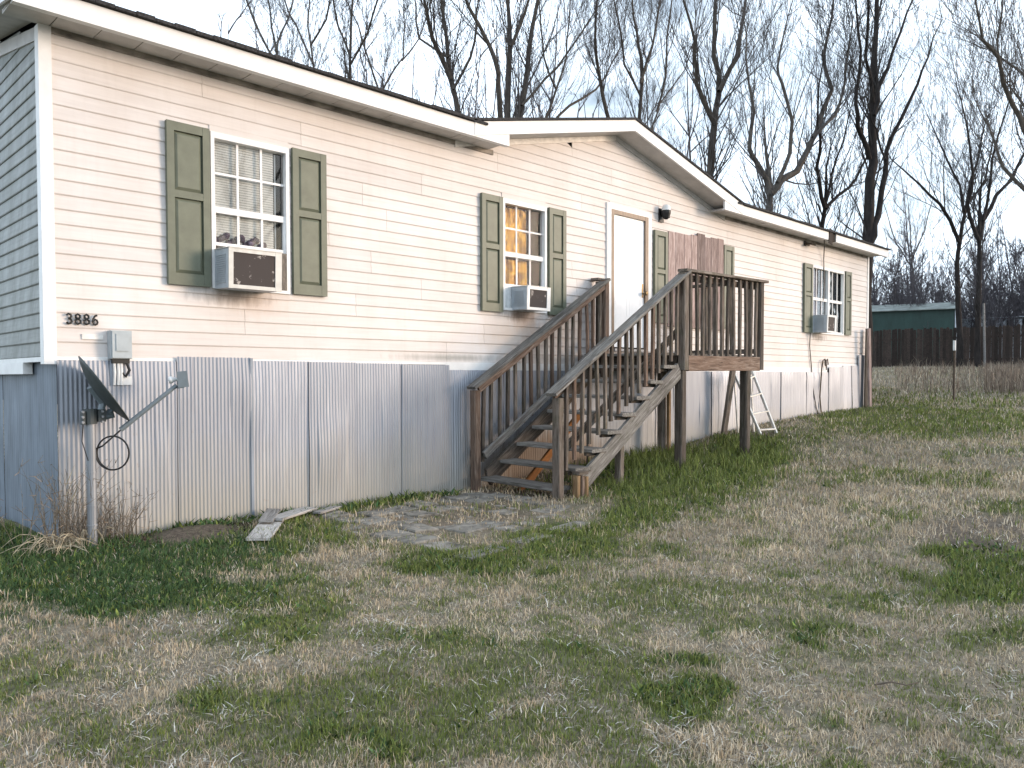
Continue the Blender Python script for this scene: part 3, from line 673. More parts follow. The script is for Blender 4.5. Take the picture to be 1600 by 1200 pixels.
ln = empty('wall_lantern', (8.25,-.02,3.5), 'small black porch lantern with white top beside the door', 'porch light')
mb = MB(); mb.box(8.19,8.31,-.03,-.012,3.44,3.64); mb.build('back_plate', MBLK, ln)
mb = MB(); mb.lathe([(.02,3.47),(.05,3.49),(.072,3.56),(.075,3.60)], Matrix.Translation((8.25,-.11,0)), 10); mb.box(8.235,8.265,-.11,-.03,3.52,3.545); mb.tube([(8.33,-.11,3.5),(8.335,-.11,3.66)],.012,6); mb.build('cage', MBLK, ln)
mb = MB(); mb.lathe([(.07,3.60),(.066,3.65),(.04,3.685),(0,3.69)], Matrix.Translation((8.25,-.11,0)), 10); mb.build('shade', MWPL, ln, smooth=True)
fb = empty('floodlight_bracket', (13.2,-.05,3.75), 'small dark floodlight bracket under the eave above the double window', 'bracket')
mb = MB(); mb.box(13.14,13.22,-.03,-.012,3.66,3.76); mb.build('mount', MBLK, fb)
mb = MB(); mb.tube([(13.18,-.03,3.72),(13.24,-.12,3.69),(13.42,-.12,3.69)], .016, 6); mb.tube([(13.18,-.03,3.70),(13.16,-.12,3.66)], .022, 6); mb.build('arm', MRUST, fb)
mb = MB(); mb.tube([W(1288,368,-.31), W(1288,385,-.1), W(1287,405,-.04), W(1288,440,-.04), W(1286,470,-.04)], .010, 5)
tag(mb.build('hanging_cable', MBLK), 'black cable hanging from the eave down across the double window', 'cable')
mb = MB(); mb.tube([W(1266,520,-.06), W(1265,540,-.03), W(1268,575,-.03), W(1270,605,-.05), W(1275,635,-.07), W(1281,660,-.09)], .010, 5)
tag(mb.build('power_cord', MBLK), 'black cord running from the far window unit to the ground', 'cord')
mb = MB(); mb.tube([W(1284,655,-.07),W(1281,620,-.07),W(1284,575,-.07),W(1286,563,-.07),W(1289,561,-.07),W(1290,572,-.07)], .014, 6); mb.tube([W(1291,578,-.06),W(1291,563,-.06),W(1293,561,-.06),W(1294,570,-.06)], .012, 6)
tag(mb.build('water_pipe', MRUST), 'bent rusty pipe standing against the far skirting', 'pipe')

# ------------------------------------------------------------------ window air conditioners
def aircon(x0, x1, z0, z1, dep, label, casem, sidem, tilt=.03, frame_bot=True):
    t = empty('window_air_conditioner', ((x0+x1)/2, -dep/2, z0), label, 'air conditioner', 'air conditioners in the front windows')
    yf = -dep
    M = Matrix.Translation(((x0+x1)/2,0,z0)) @ Matrix.Rotation(tilt, 4, 'X') @ Matrix.Translation((-(x0+x1)/2,0,-z0))
    mb = MB(); mb.box(x0, x1, yf, .05, z0, z1); 
    o = mb.build('case', sidem, t, M=M)
    mb = MB()
    e = .035
    mb.box(x0-.006, x0+e, yf-.014, yf-.001, z0-.004, z1+.006); mb.box(x1-e*1.6, x1+.006, yf-.014, yf-.001, z0-.004, z1+.006); mb.box(x0+e, x1-e*1.6, yf-.012, yf-.001, z1-.03, z1+.004); mb.box(x0+e, x1-e*1.6, yf-.012, yf-.001, z0-.002, z0+.03)
    mb.build('front_rim', casem, t, M=M)
    mb = MB(); mb.box(x0+e, x1-e*1.6, yf-.005, yf-.0015, z0+.03, z1-.03); mb.build('coil_grille', MGRILL, t, M=M)
    n = 14
    mb = MB()
    for k in range(n):
        z = z0+.05+(z1-z0-.10)*k/(n-1); mb.box(x0-.008, x0-.0005, yf+.05, -.06, z-.004, z+.004)
    mb.build('side_louvre', sidem, t, M=M)
    mb = MB(); mb.box(x0-.003, x1+.003, yf-.018, .02, z1+.0045, z1+.012); mb.build('top_lip', casem, t, M=M)
    return t
aircon(1.325, 1.81, 1.895, 2.235, .30, 'large cream window air conditioner with flaking dark grille nearest the house number', MACW, MACB)
aircon(5.05, 5.45, 1.93, 2.205, .28, 'white window air conditioner with brown grille behind the stair rail', MWPL, MACB)
aircon(13.56, 13.97, 1.985, 2.32, .30, 'small window air conditioner with grey grille in the far double window', MWPL, MACB)
for (xa_, xb_) in ((1.335,1.36), (1.815,2.03)):
    mb = MB(); mb.box(xa_,xb_,-.030,.05,1.93,2.28); mb.build('plastic_filler', MBAG, win1)
mb = MB(); mb.box(4.935,5.045,-.026,.05,1.95,2.215); mb.build('plastic_filler', MCLEAR, win2)
mb = MB()
for k in range(14):
    c = Vector((1.36+.035*(k%7)+(.26 if k>6 else 0), .05+.01*(k%3), 2.325+.02*((k*5)%4)))
    mb.lathe([(0,-.04),(.022,-.03),(.034,0),(.02,.035),(0,.045)], Matrix.Translation(c) @ Matrix.Rotation(k*1.3,4,'Y') @ Matrix.Rotation(k*.9,4,'X'), 7)
mb.build('bunched_cloth', MCLOTH, win1, smooth=True)

# ------------------------------------------------------------------ wooden stairs and landing
ST = empty('wooden_staircase', (5.6,-.8,-.15), 'weathered wooden stairs with baluster rails climbing to a landing at the door', 'staircase')
YN, YF = -1.40, -.22
def post(x, y, z0, z1, s=.088, mat=MW, name='post'): return board(name, (x,y,z0), (x,y,z1), s, s, mat, ST, up=(0,1,0), rough=.003)
pN0 = W(872,700,YN); pF0 = W(743,690,YF)
xN, xF = pN0.x, pF0.x
capN0, capN1 = W(861,617,YN), W(1071,424,YN); capF0, capF1 = W(736,606,YF), W(948,437,YF)
slopeN = (capN1.z-capN0.z)/(capN1.x-capN0.x)
post(xN, YN, gz(xN,YN)-.1, W(872,622,YN).z, .095); post(xF, YF, gz(xF,YF)-.1, W(743,610,YF).z, .095, MWR)
xL = W(1066,600,YN).x; xR = W(1186,500,YN).x; zcap = W(1130,432,YN).z
def atN(x): return capN0.z+slopeN*(x-capN0.x)
slopeF = (capF1.z-capF0.z)/(capF1.x-capF0.x)
def atF(x): return capF0.z+slopeF*(x-capF0.x)
ztopL = capN1.z-.02
post(xL+.02, YN, W(1070,578,YN).z, ztopL, .105); post(W(1064,650,YN).x, YN+.01, gz(xL,YN)-.1, W(1070,579,YN).z, .115)
post(xR, YN, W(1180,578,YN).z, W(1186,440,YN).z, .105); post(W(1165,650,YN).x, YN+.01, gz(xR,YN)-.1, W(1165,579,YN).z, .115)
xUF = W(945,480,YF).x
post(xUF, YF, 1.1, capF1.z-.01, .092, MWR)
# cap rails (flat boards on top)
def cap(p, q, mat=MWG, wd=.145): return board('cap_rail', p, q, wd, .036, mat, ST, up=(0,0,1), warp=.004, seg=5)
cap(capN0, capN1+Vector((.02,0,.0))); cap(capF0, capF1)
pe = W(1194,441,YN); cap((capN1.x-.06,YN,capN1.z+.012), (pe.x,YN,pe.z+.0), MW)
zr = pe.z; cap((xR,YN+.07,zr-.004), (xR,-.04,zr+.02), MW)
cap((xUF-.0,YF+.06,capF1.z+.005), (xUF+.0,-.03,capF1.z+.015), MW, .13)
# sub rails under the caps
def rail(p, q, wd=.085, th=.036, up=(0,1,0), mat=MW, name='rail'): return board(name, p, q, wd, th, mat, ST, up=up, warp=.003, seg=4)
dz = Vector((0,0,-.065))
rail(capN0+dz+Vector((.09,.05,.05)), capN1+dz+Vector((-.02,.05,0)), .08, .036, (0,1,0), MWR); rail(capF0+dz+Vector((.09,-.022,.05)), capF1+dz+Vector((-.03,-.022,0)), .085, .036, (0,1,0), MWR)
rail((xL+.05,YN+.03,ztopL-.055),(xR-.03,YN+.03,zr-.075), .08, .036, (0,1,0), MWR)
# far lower rail (on the stair side) and the near one inside the balusters
bF0, bF1 = W(757,712,YF-.05), W(948,530,YF-.05); rail(bF0, bF1, .09, .036, (0,1,0), MWG, 'bottom_rail')
sN = slopeN; nb0 = Vector((xN+.06, YN+.06, atN(xN)-.72)); nb1 = Vector((xL-.03, YN+.06, atN(xL)-.72)); rail(nb0, nb1, .09, .036, (0,1,0), MW, 'bottom_rail')
# stringers
sA, sB = W(897,772,YN-.01), W(1069,590,YN-.01)
def stringer(y, x0, z0, x1, z1, h, mat):
    d = Vector((x1-x0,0,z1-z0)).normalized(); n = Vector((-d.z,0,d.x))*h
    p0 = Vector((x0,y,z0)); p1 = Vector((x1,y,z1))
    M = frame(p0, p1, (0,0,1)); L = (p1-p0).length; mb = MB()
    th = math.atan2(z1-z0, x1-x0); k = math.tan(th)
    # foot cut plumb, seat cut level, top cut plumb
    poly = [(0,-.02,0),(L,-.02,0),(L+h*k*.0,-.02,h),(h*.2,-.02,h),(-.0,-.02,h*.5)]
    mb.prism(poly, (0,.04,0)); return mb.build('stringer', mat, ST, M=M)
lo0, lo1 = W(908,772,YN-.01), W(1064,588,YN-.01)
stringer(YN-.012, lo0.x, lo0.z, lo1.x, lo1.z, .19, MWG)
stringer(YF-.0, lo0.x-.22, lo0.z+.0, lo1.x-.22, lo1.z+.0, .2, MW)
# treads: two boards' depth each, deck boards on the landing
fr_ = [W(745,747,YF), W(778,723,YF), W(797,695,YF), W(818,669,YF), W(840,643,YF)]
run, rise = .272, .186
nT = 8
for i in range(nT):
    x0 = fr_[0].x+.03+run*i; z = fr_[0].z-.012+rise*i
    zn = z-.010
    yA = YF-.07 if i else YF+.03
    yB = YN-.045 if i else YN+.02
    board('tread', (x0+.135, yA, z), (x0+.135, yB, zn), .265, .040, MWG, ST, up=(0,0,1), warp=.003, seg=3)
    # cleat under each tread
    board('cleat', (x0+.03, YN+.075, z-.045), (x0+.25, YN+.075, z-.05), .04, .05, MW, ST)
    if i: board('tread_end', (x0+.05+.0, YN-.02, z-.012), (x0+.26, YN-.02, z-.016), .04, .045, MW, ST)
ZD = 1.395
x = xL-.28; k = 0
while x < xR+.03:
    board('deck_board', (x+.068, -.045, ZD), (x+.068, YN+.055, ZD-.005), .132, .034, MWG, ST, warp=.002, seg=2); x += .1395
r0, r1 = W(1081,568,YN-.02), W(1180,567,YN-.02)
board('rim_board', (xL+.075, YN-.03, (1.374+1.177)/2), (xR-.06, YN-.03, 1.285), .195, .038, MWR, ST, up=(0,-1,0))
board('rim_board', (xR, YN+.06, 1.285), (xR, -.06, 1.285), .19, .036, MW, ST, up=(1,0,0))
board('rim_board', (xL-.02, YN+.07, 1.28), (xL-.02, -.06, 1.28), .19, .036, MW, ST, up=(1,0,0))
for k in range(3): board('joist', (xL+.35+k*.42, YN+.02, 1.28), (xL+.35+k*.42, -.06, 1.28), .036, .18, MW, ST)
# back posts and braces under the landing
post(W(1034,650,-.30).x, -.30, .0-.1, 1.27, .10, MW); post(W(1041,650,-.36).x, -.40, -.05, 1.25, .05, MWF, 'brace')
lb0, lb1 = W(1131,668,-.25), W(1146,580,-.35); board('brace', lb0-Vector((0,0,.1)), lb1+Vector((0,0,.1)), .13, .05, MW, ST, up=(0,1,0))
sp = W(971,740,YN+.02); post(sp.x, YN+.05, gz(sp.x,YN)-.1, W(971,690,YN).z, .085, MW)
# stub posts and fresh blocks at the stringer foot
for j, (pxa, m) in enumerate(((899,MWF),(906,MWR),(912,MWF))):
    q = W(pxa, 760, YN-.06); board('foot_block', (q.x, YN-.075, gz(q.x,YN)-.08), (q.x, YN-.075, W(905,742+j*1.5,YN-.06).z), .045, .075, m, ST, up=(0,1,0), rough=.004)
q = W(905,740,YN-.06); board('foot_block', (q.x-.07,YN-.07,q.z+.012), (q.x+.08,YN-.07,q.z+.012), .10, .034, MW, ST)
# orange pine diagonal brace beneath the treads
board('brace', (fr_[0].x+.3, -.62, gz(4.6,-.6)-.02), (fr_[4].x+.55, -.50, fr_[4].z+.02), .09, .04, MWO, ST, up=(0,-1,0))
# balusters
def bal(x, y, z0, z1, mat=None, wd=.042): 
    return board('baluster', (x+random.uniform(-.006,.006), y, z0), (x+random.uniform(-.010,.010), y+random.uniform(-.006,.006), z1), wd*random.uniform(.92,1.08), .036, mat or random.choice((MW,MW,MWR)), ST, up=(0,1,0), warp=random.choice((.003,.005,.011)), seg=5)
n = 17
for i in range(n):
    x = xN+.13+(xL-xN-.25)*i/(n-1)
    bal(x, YN+.005, atN(x)-.93+random.uniform(-.02,.02), atN(x)-.022)
n = 17
lowF = lambda x: bF0.z+(bF1.z-bF0.z)*(x-bF0.x)/(bF1.x-bF0.x)
for i in range(n):
    x = xF+.13+(xUF-xF-.22)*i/(n-1)
    bal(x, YF+.018, lowF(x)-.10, atF(x)-.022)
n = 12
for i in range(n):
    x = xL+.15+(xR-xL-.26)*i/(n-1); bal(x, YN-.012, 1.375+random.uniform(0,.015), zr-.03+(.02*(1-i/n)), MW, .05)
for i in range(9):
    y = YN+.16+1.12*i/8; bal(xR+.0, y, 1.36, zr-.02, MW)
for i in range(2): bal(xUF+.02*i, YF+.09+.06*i, 1.15, capF1.z-.02, MW)
rail((xR,YN+.06,1.47),(xR,-.05,1.47), .07, .036, (1,0,0), MW, 'bottom_rail')

# ------------------------------------------------------------------ satellite dish
pb = Vector((.222,-.27,gz(.222,-.27)))
SD = empty('satellite_dish', pb, 'dark grey satellite dish on a galvanized pole in front of the corner skirting', 'satellite dish')
pt = W(144,648,-.27)
mb = MB(); mb.tube([(pb.x,pb.y,pb.z-.2),(pb.x,pb.y,pt.z+.03)], .034, 14)
for zz, r in ((.02,.037),(.11,.041),(.26,.038),(.42,.037),(.52,.039)): mb.tube([(pb.x,pb.y,pb.z+zz+.05),(pb.x,pb.y,pb.z+zz+.062)], r, 14)
mb.build('pole', MGALV, SD, smooth=False)
mb = MB(); mb.tube([(pb.x,pb.y,pt.z-.07),(pb.x,pb.y,pt.z+.045)], .046, 12); mb.box(pb.x-.062,pb.x-.045,pb.y-.035,pb.y+.035,pt.z-.075,pt.z+.03); mb.box(pb.x+.045,pb.x+.10,pb.y-.04,pb.y+.03,pt.z-.055,pt.z+.04); mb.build('clamp', MDISH, SD)
mb = MB()
for zz in (-.055,-.015,.025):
    for dx in (-.066,.072): mb.tube([(pb.x+dx,pb.y-.055,pt.z+zz),(pb.x+dx,pb.y-.03,pt.z+zz)], .010, 6)
mb.build('bolt', MGALV, SD)
top = W(121,558,-.30); bot = W(204,655,-.30); cen = (top+bot)/2
long_ = (top-bot)
nrm = (vR*.77+vU*.63)*.91+vF*.42; nrm.normalize(); zax = nrm
yax = (long_-zax*long_.dot(zax)).normalized(); xax = yax.cross(zax)
a_l = long_.length/2; a_s = a_l*.86
Md = Matrix(((xax.x,yax.x,zax.x,cen.x),(xax.y,yax.y,zax.y,cen.y),(xax.z,yax.z,zax.z,cen.z),(0,0,0,1)))
mb = MB(); nr, na = 8, 40
for side in (0, 1):
    for i in range(nr+1):
        r = i/nr; zz = .065*(r*r-1)-side*.006
        for k in range(na): a = 2*math.pi*k/na; mb.v.append((a_s*r*math.cos(a), a_l*r*math.sin(a), zz))
n1 = (nr+1)*na
for side in (0,1):
    for i in range(nr):
        for k in range(na):
            k2 = (k+1)%na; q = [side*n1+i*na+k, side*n1+i*na+k2, side*n1+(i+1)*na+k2, side*n1+(i+1)*na+k]
            mb.f.append(tuple(q if side == 0 else q[::-1])); mb.m.append(0)
for k in range(na):
    k2 = (k+1)%na; mb.f.append((nr*na+k, nr*na+k2, n1+nr*na+k2, n1+nr*na+k)); mb.m.append(0)
mb.build('reflector', MDISH, SD, smooth=True, M=Md)
bk = cen-zax*.07
mb = MB(); mb.tube([bk+yax*.07, Vector((pb.x+.09,pb.y,pt.z+.09)), Vector((pb.x+.07,pb.y,pt.z))], [.03,.028,.03], 8); mb.tube([bk-yax*.16, Vector((pb.x+.16,pb.y,pt.z-.01)), Vector((pb.x+.08,pb.y,pt.z-.02))], [.03,.026,.03], 8); mb.build('bracket', MARM, SD)
e0 = W(198,664,-.31); e1 = W(276,602,-.42)
mb = MB(); mb.tube([e0-(e1-e0)*.12, e0+(e1-e0)*.5, e1], [.021,.019,.018], 8); mb.build('feed_arm', MARM, SD)
lnb = W(282,592,-.43); mb = MB()
dirn = (W(205,600,-.3)-lnb).normalized(); Ml = frame(lnb, lnb+dirn); mb.box(-.055,.025,-.05,.05,-.07,.06); mb.box(-.02,.03,-.03,.03,-.075,-.05); mb.build('lnb_housing', MARM, SD, M=Ml)
mb = MB(); mb.lathe([(.014,.02),(.016,.05),(.028,.062),(.030,.085),(0,.092)], Ml @ Matrix.Rotation(math.pi/2,4,'Y'), 12); mb.build('feed_horn', MWPL, SD, smooth=True)
cc = W(175,708,-.31); pts = [W(193,668,-.31), W(176,683,-.31), W(160,697,-.31)]; rr = .128
for k in range(33):
    a = math.radians(165)+2*math.pi*k/26; pts.append(cc+Vector((vR.x,vR.y,0))*rr*math.cos(a)+Vector((0,0,1))*rr*1.03*math.sin(a)+vF*.004*k/6)
mb = MB(); mb.tube(pts, .0068, 6); mb.build('coax_loop', MBLK, SD)
mb = MB(); mb.tube([(pb.x-.05,pb.y,pt.z-.03),(pb.x-.065,pb.y-.01,pt.z-.2),(pb.x-.03,pb.y-.03,pt.z-.35)], .004, 5); mb.build('ground_wire', MBLK, SD)

# ------------------------------------------------------------------ ladder, boards, pavers
LD = empty('step_ladder', (10.1,-.7,.2), 'white paint stained aluminium ladder leaning against the skirting under the landing', 'ladder')
f0, f1 = W(1188,678,-.80), W(1213,677,-.92); u0, u1 = W(1151,592,-.36), W(1176,582,-.46)
d0, d1 = u0-f0, u1-f1
e0, e1 = f0+d0*1.12, f1+d1*1.12
sd = (f1-f0).normalized()
for p, q in ((f0,e0),(f1,e1)): board('side_rail', p, q, .05, .03, MALU, LD, up=tuple(sd), rough=.0005)
for k in range(4):
    t_ = .07+.29*k; board('step', f0+d0*t_, f1+d1*t_, .065, .022, MALU, LD, rough=.0005)
for t_ in (.07,.36): board('step_brace', f0+d0*(t_+.01)+sd*.04, f0+d0*(t_-.09)+sd*.01, .016, .006, MALU, LD, rough=.0003)
b0, b1 = f0+Vector((.05,.42,.0)), f1+Vector((.05,.42,0))
for p, q in ((b0,e0),(b1,e1)): board('rear_leg', p, q, .03, .02, MALU, LD, up=tuple(sd), rough=.0005)
def leanboard(pa, pb_, wd, th, mat, label):
    o = board('weathered_board', pa, pb_, wd, th, mat, None, up=(0,-1,0), rough=.003); return tag(o, label, 'board')
leanboard(W(1352.5,638,-.10), W(1355.5,514,-.10), .17, .03, MW, 'dark weathered board standing upright at the far house corner')
leanboard(W(1359.5,636,-.22), W(1357.8,513,-.22), .13, .035, MWP, 'pinkish board standing upright in front of the far house corner')
def flatboard(p, q, wd, mat, label, lift=.03, tilt=0):
    o = board('loose_board', (p[0],p[1],gz(p[0],p[1])+lift), (q[0],q[1],gz(q[0],q[1])+lift+tilt), wd, .022, mat, None, up=(.05,0,1), warp=.006, seg=4, rough=.004); return tag(o, label, 'plank', 'planks lying in the grass')
flatboard((1.18,-1.06),(1.75,-.28), .19, MWT, 'grey splintered plank lying nearest the camera beside the dug soil', .035)
flatboard((1.60,-.55),(2.18,.08-.22), .15, MWT, 'pale plank lying half over the splintered one by the skirting', .06)
flatboard((1.47,-.62),(1.80,-.16), .12, MWT, 'short broken plank wedged between the two pale planks', .075)
flatboard((2.12,-.36),(2.46,-.20), .085, MWT, 'small narrow board lying alone left of the paver patio', .045)
PT = empty('paver_patio', (3.0,-1.4,-.2), 'sunken square concrete paver patio half grown over before the stairs', 'patio')
cell = .30
base_me = []
for v_ in range(4):
    mb = MB(); j = lambda: random.uniform(-.014,.014); h = cell/2-.017
    B = [(-h+j(),-h+j()),(h+j(),-h+j()),(h+j(),h+j()),(-h+j(),h+j())]
    mb.v = [(x,y,-.05) for x,y in B]+[(x,y,0) for x,y in B]+[(x*.93,y*.93,.010) for x,y in B]
    for k in range(4): k2=(k+1)%4; mb.f += [(k,k2,4+k2,4+k),(4+k,4+k2,8+k2,8+k)]
    mb.f.append((8,9,10,11)); mb.m = [0]*9; base_me.append(mb.mesh('paver', MSTONE))
for i in range(8):
    for k in range(7):
        x = 1.95+.15+i*cell-.02*k; y = -2.38+.15+k*cell+.045*i
        if y > -.35 or (i > 5 and k == 0) or (i < 1 and k > 4): continue
        o = bpy.data.objects.new('paver', random.choice(base_me))
        M = Matrix.Translation((x, y, gz(x,y)+random.uniform(-.022,.012))) @ Matrix.Rotation(.03+random.uniform(-.04,.04),4,'Z') @ Matrix.Rotation(random.uniform(-.055,.055),4,'X') @ Matrix.Rotation(random.uniform(-.055,.055),4,'Y')
        link(o, M, PT)
# the long edging slabs in front
for (xa, ya, l, a) in ((2.15,-2.62,.45,.12),(2.75,-2.52,.4,.15),(3.35,-2.42,.5,.12)):
    mb = MB(); mb.box(-l/2,l/2,-.09,.09,-.05,.016); mb.build('edging_slab', MSTONE, PT, M=Matrix.Translation((xa,ya,gz(xa,ya))) @ Matrix.Rotation(a,4,'Z') @ Matrix.Rotation(random.uniform(-.03,.03),4,'X'))
wr = MB()
for k in range(5): wr.lathe([(0,-.05),(.06,-.04),(.09,0),(.05,.05),(0,.06)], Matrix.Translation((.0-.05*k, 2.2+.09*k, gz(0,2.2)+.05+.03*(k%2))) @ Matrix.Rotation(k*1.1,4,'Y'), 7)
tag(wr.build('crumpled_bag', MWPL), 'crumpled white bag lying in grass at the end wall', 'bag')

# ------------------------------------------------------------------ back yard: fence, shed, trailer, posts
FX = 38.0
FN = empty('privacy_fence', (FX, 4, gz(FX,4)), 'dark wooden privacy fence along the back of the yard', 'fence')
fm = []
for v_ in range(3):
    mb = MB(); h = 1.82; a = .066
    mb.prism([(0,-a,0),(0,a,0),(0,a,h-.04),(0,a*.55,h),(0,-a*.55,h),(0,-a,h-.04)], (.02,0,0)); fm.append(mb.mesh('board', MFW))
y = -6.0; k = 0
while y < 12:
    o = bpy.data.objects.new('board', fm[k%3]); link(o, Matrix.Translation((FX+random.uniform(-.006,.006), y, gz(FX,y)+random.uniform(-.04,.05))) @ Matrix.Rotation(random.uniform(-.012,.012),4,'X'), FN); y += .141; k += 1
for zz in (.35,1.35): board('rail', (FX+.05,-6,1.5+zz), (FX+.05,12,1.5+zz), .04, .09, MFW, FN)
for yy in range(-6,13,3): board('post', (FX+.10,yy,1.2), (FX+.10,yy,3.3), .09, .09, MFW, FN, up=(1,0,0))
SH = empty('green_shed', (52,11,1.9), 'dark green steel shed with low pale roof beyond the back fence', 'shed')
shd = 52.0
def S(px, py, X=shd):
    r = ray(px, py); return CAM+r*((X-CAM.x)/r.x)
cR = S(1494,483); zb = 1.7; Ls = 9.5; ze = cR.z; yR = cR.y
dirL = Vector((-.31,1,0)).normalized(); dirG = Vector((1,.31,0)).normalized(); gw = 4.2
cR0 = Vector((shd, yR, 0))
n = 10
for i in range(n):
    a = cR0+dirL*(Ls*i/n-.01); b = cR0+dirL*(Ls*(i+1)/n+.01); mb = MB(); dpt = -.02*(i%2)
    off = dirG*dpt
    mb.prism([(a+off).to_tuple()[:2]+(zb,), (b+off).to_tuple()[:2]+(zb,), (b+off).to_tuple()[:2]+(ze,), (a+off).to_tuple()[:2]+(ze,)], dirG*.06); mb.build('wall_panel', MSHG, SH)
mb = MB(); g0 = cR0; g1 = cR0+dirG*gw; gm = cR0+dirG*gw/2
mb.prism([(g0.x,g0.y,zb),(g1.x,g1.y,zb),(g1.x,g1.y,ze),(gm.x,gm.y,ze+.5),(g0.x,g0.y,ze)], dirL*.05); mb.build('gable_wall', MSHG, SH)
mb = MB(); mb.box(cR0.x-.06,cR0.x+.05,cR0.y-.11,cR0.y+.04,zb,ze-.01); mb.build('corner_trim', MTW, SH)
for s in (0,1):
    e = cR0-dirG*.25 if s == 0 else g1+dirG*.25; mb = MB(); o_ = -dirL*.25; E_ = dirL*(Ls+.3)
    P4 = [Vector((e.x,e.y,ze+.0))+o_, Vector((gm.x,gm.y,ze+.56))+o_, Vector((gm.x,gm.y,ze+.56))+E_, Vector((e.x,e.y,ze+.0))+E_]
    mb.prism(P4, (0,0,.05)); mb.build('roof', MSHR, SH)
TRL = empty('white_trailer', (56,3,2.0), 'long white trailer glimpsed above the fence right of the green shed', 'trailer')
ta, tb_ = S(1500,500,56), S(1640,497,56)
mb = MB(); mb.prism([(56,ta.y,2.0),(56,tb_.y,2.0),(56,tb_.y,tb_.z),(56,ta.y,ta.z)], (2.4,0,0)); mb.build('body', MTW, TRL)
mb = MB()
for k in range(6):
    y = ta.y-.9-k*.95
    mb.box(55.95,55.99,y-.22,y+.10+.1*(k%2),ta.z-.75,ta.z-.12)
mb.build('window', MDK, TRL)
mb = MB(); mb.box(55.9,58.5,tb_.y-.1,ta.y+.1,ta.z+.001,ta.z+.06); mb.build('roof', MTW, TRL)
p = S(1490,627,19.0); z0 = gz(19,p.y); t1 = S(1489.5,532,19.0)
tp = empty('steel_fence_post', (19,p.y,z0), 'thin steel post with a white tip standing alone in the yard', 'post')
mb = MB(); mb.box(18.98,19.02,p.y-.022,p.y-.012,z0-.2,t1.z-.24); mb.box(18.995,19.005,p.y-.012,p.y+.02,z0-.2,t1.z-.24); mb.build('shaft', MRUST, tp)
mb = MB(); mb.box(18.975,19.025,p.y-.026,p.y+.024,t1.z-.24,t1.z); mb.build('painted_tip', MWPL, tp)
p0, p1 = S(1539,575,36), S(1537,474,36); mb = MB(); mb.tube([(p0.x,p0.y,p0.z-.3),(p1.x,p1.y,p1.z)], [.05,.045], 6)
tag(mb.build('tall_pole', MWT), 'tall thin pale pole standing before the back fence', 'pole')

# ------------------------------------------------------------------ bare trees
def grow(mb_tw, p, d, L, r, lev, maxlev, up=.25, wig=.16, dens=1.0):
    """recursive bare branch: a wiggling tapered tube with side shoots that turn upward"""
    seg = 5 if lev < 2 else 4 if lev < 3 else 3
    pts = [p.copy()]; rad = [r]; dirs = [d.copy()]
    for i in range(seg):
        d = (d+Vector((random.gauss(0,wig),random.gauss(0,wig),random.gauss(0,wig)+up*.35))).normalized()
        p = p+d*(L/seg); pts.append(p.copy()); rad.append(max(r*(1-.80*(i+1)/seg), .0035)); dirs.append(d.copy())
    mb_tw.tube(pts, rad, 5 if r > .03 else 3, cap=False)
    if lev >= maxlev: return
    n = int(round((7 if lev == 0 else 6 if lev == 1 else 4)*dens*random.uniform(.8,1.25)))
    for k in range(n):
        t = random.uniform(.22,1.0)*seg; i = min(int(t), seg-1); f = t-i
        q = pts[i].lerp(pts[i+1], f); dd = dirs[min(i+1, seg)]
        ax = dd.orthogonal().normalized(); ax.rotate(Quaternion(dd, random.uniform(0, 6.283)))
        nd = (dd*math.cos(random.uniform(.35,.85))+ax*math.sin(random.uniform(.35,.85))); nd.z += up; nd.normalize()
        grow(mb_tw, q, nd, L*random.uniform(.38,.66)*(1-.35*t/seg), max(rad[i]*random.uniform(.4,.62), .005), lev+1, maxlev, up, wig*1.05, dens)
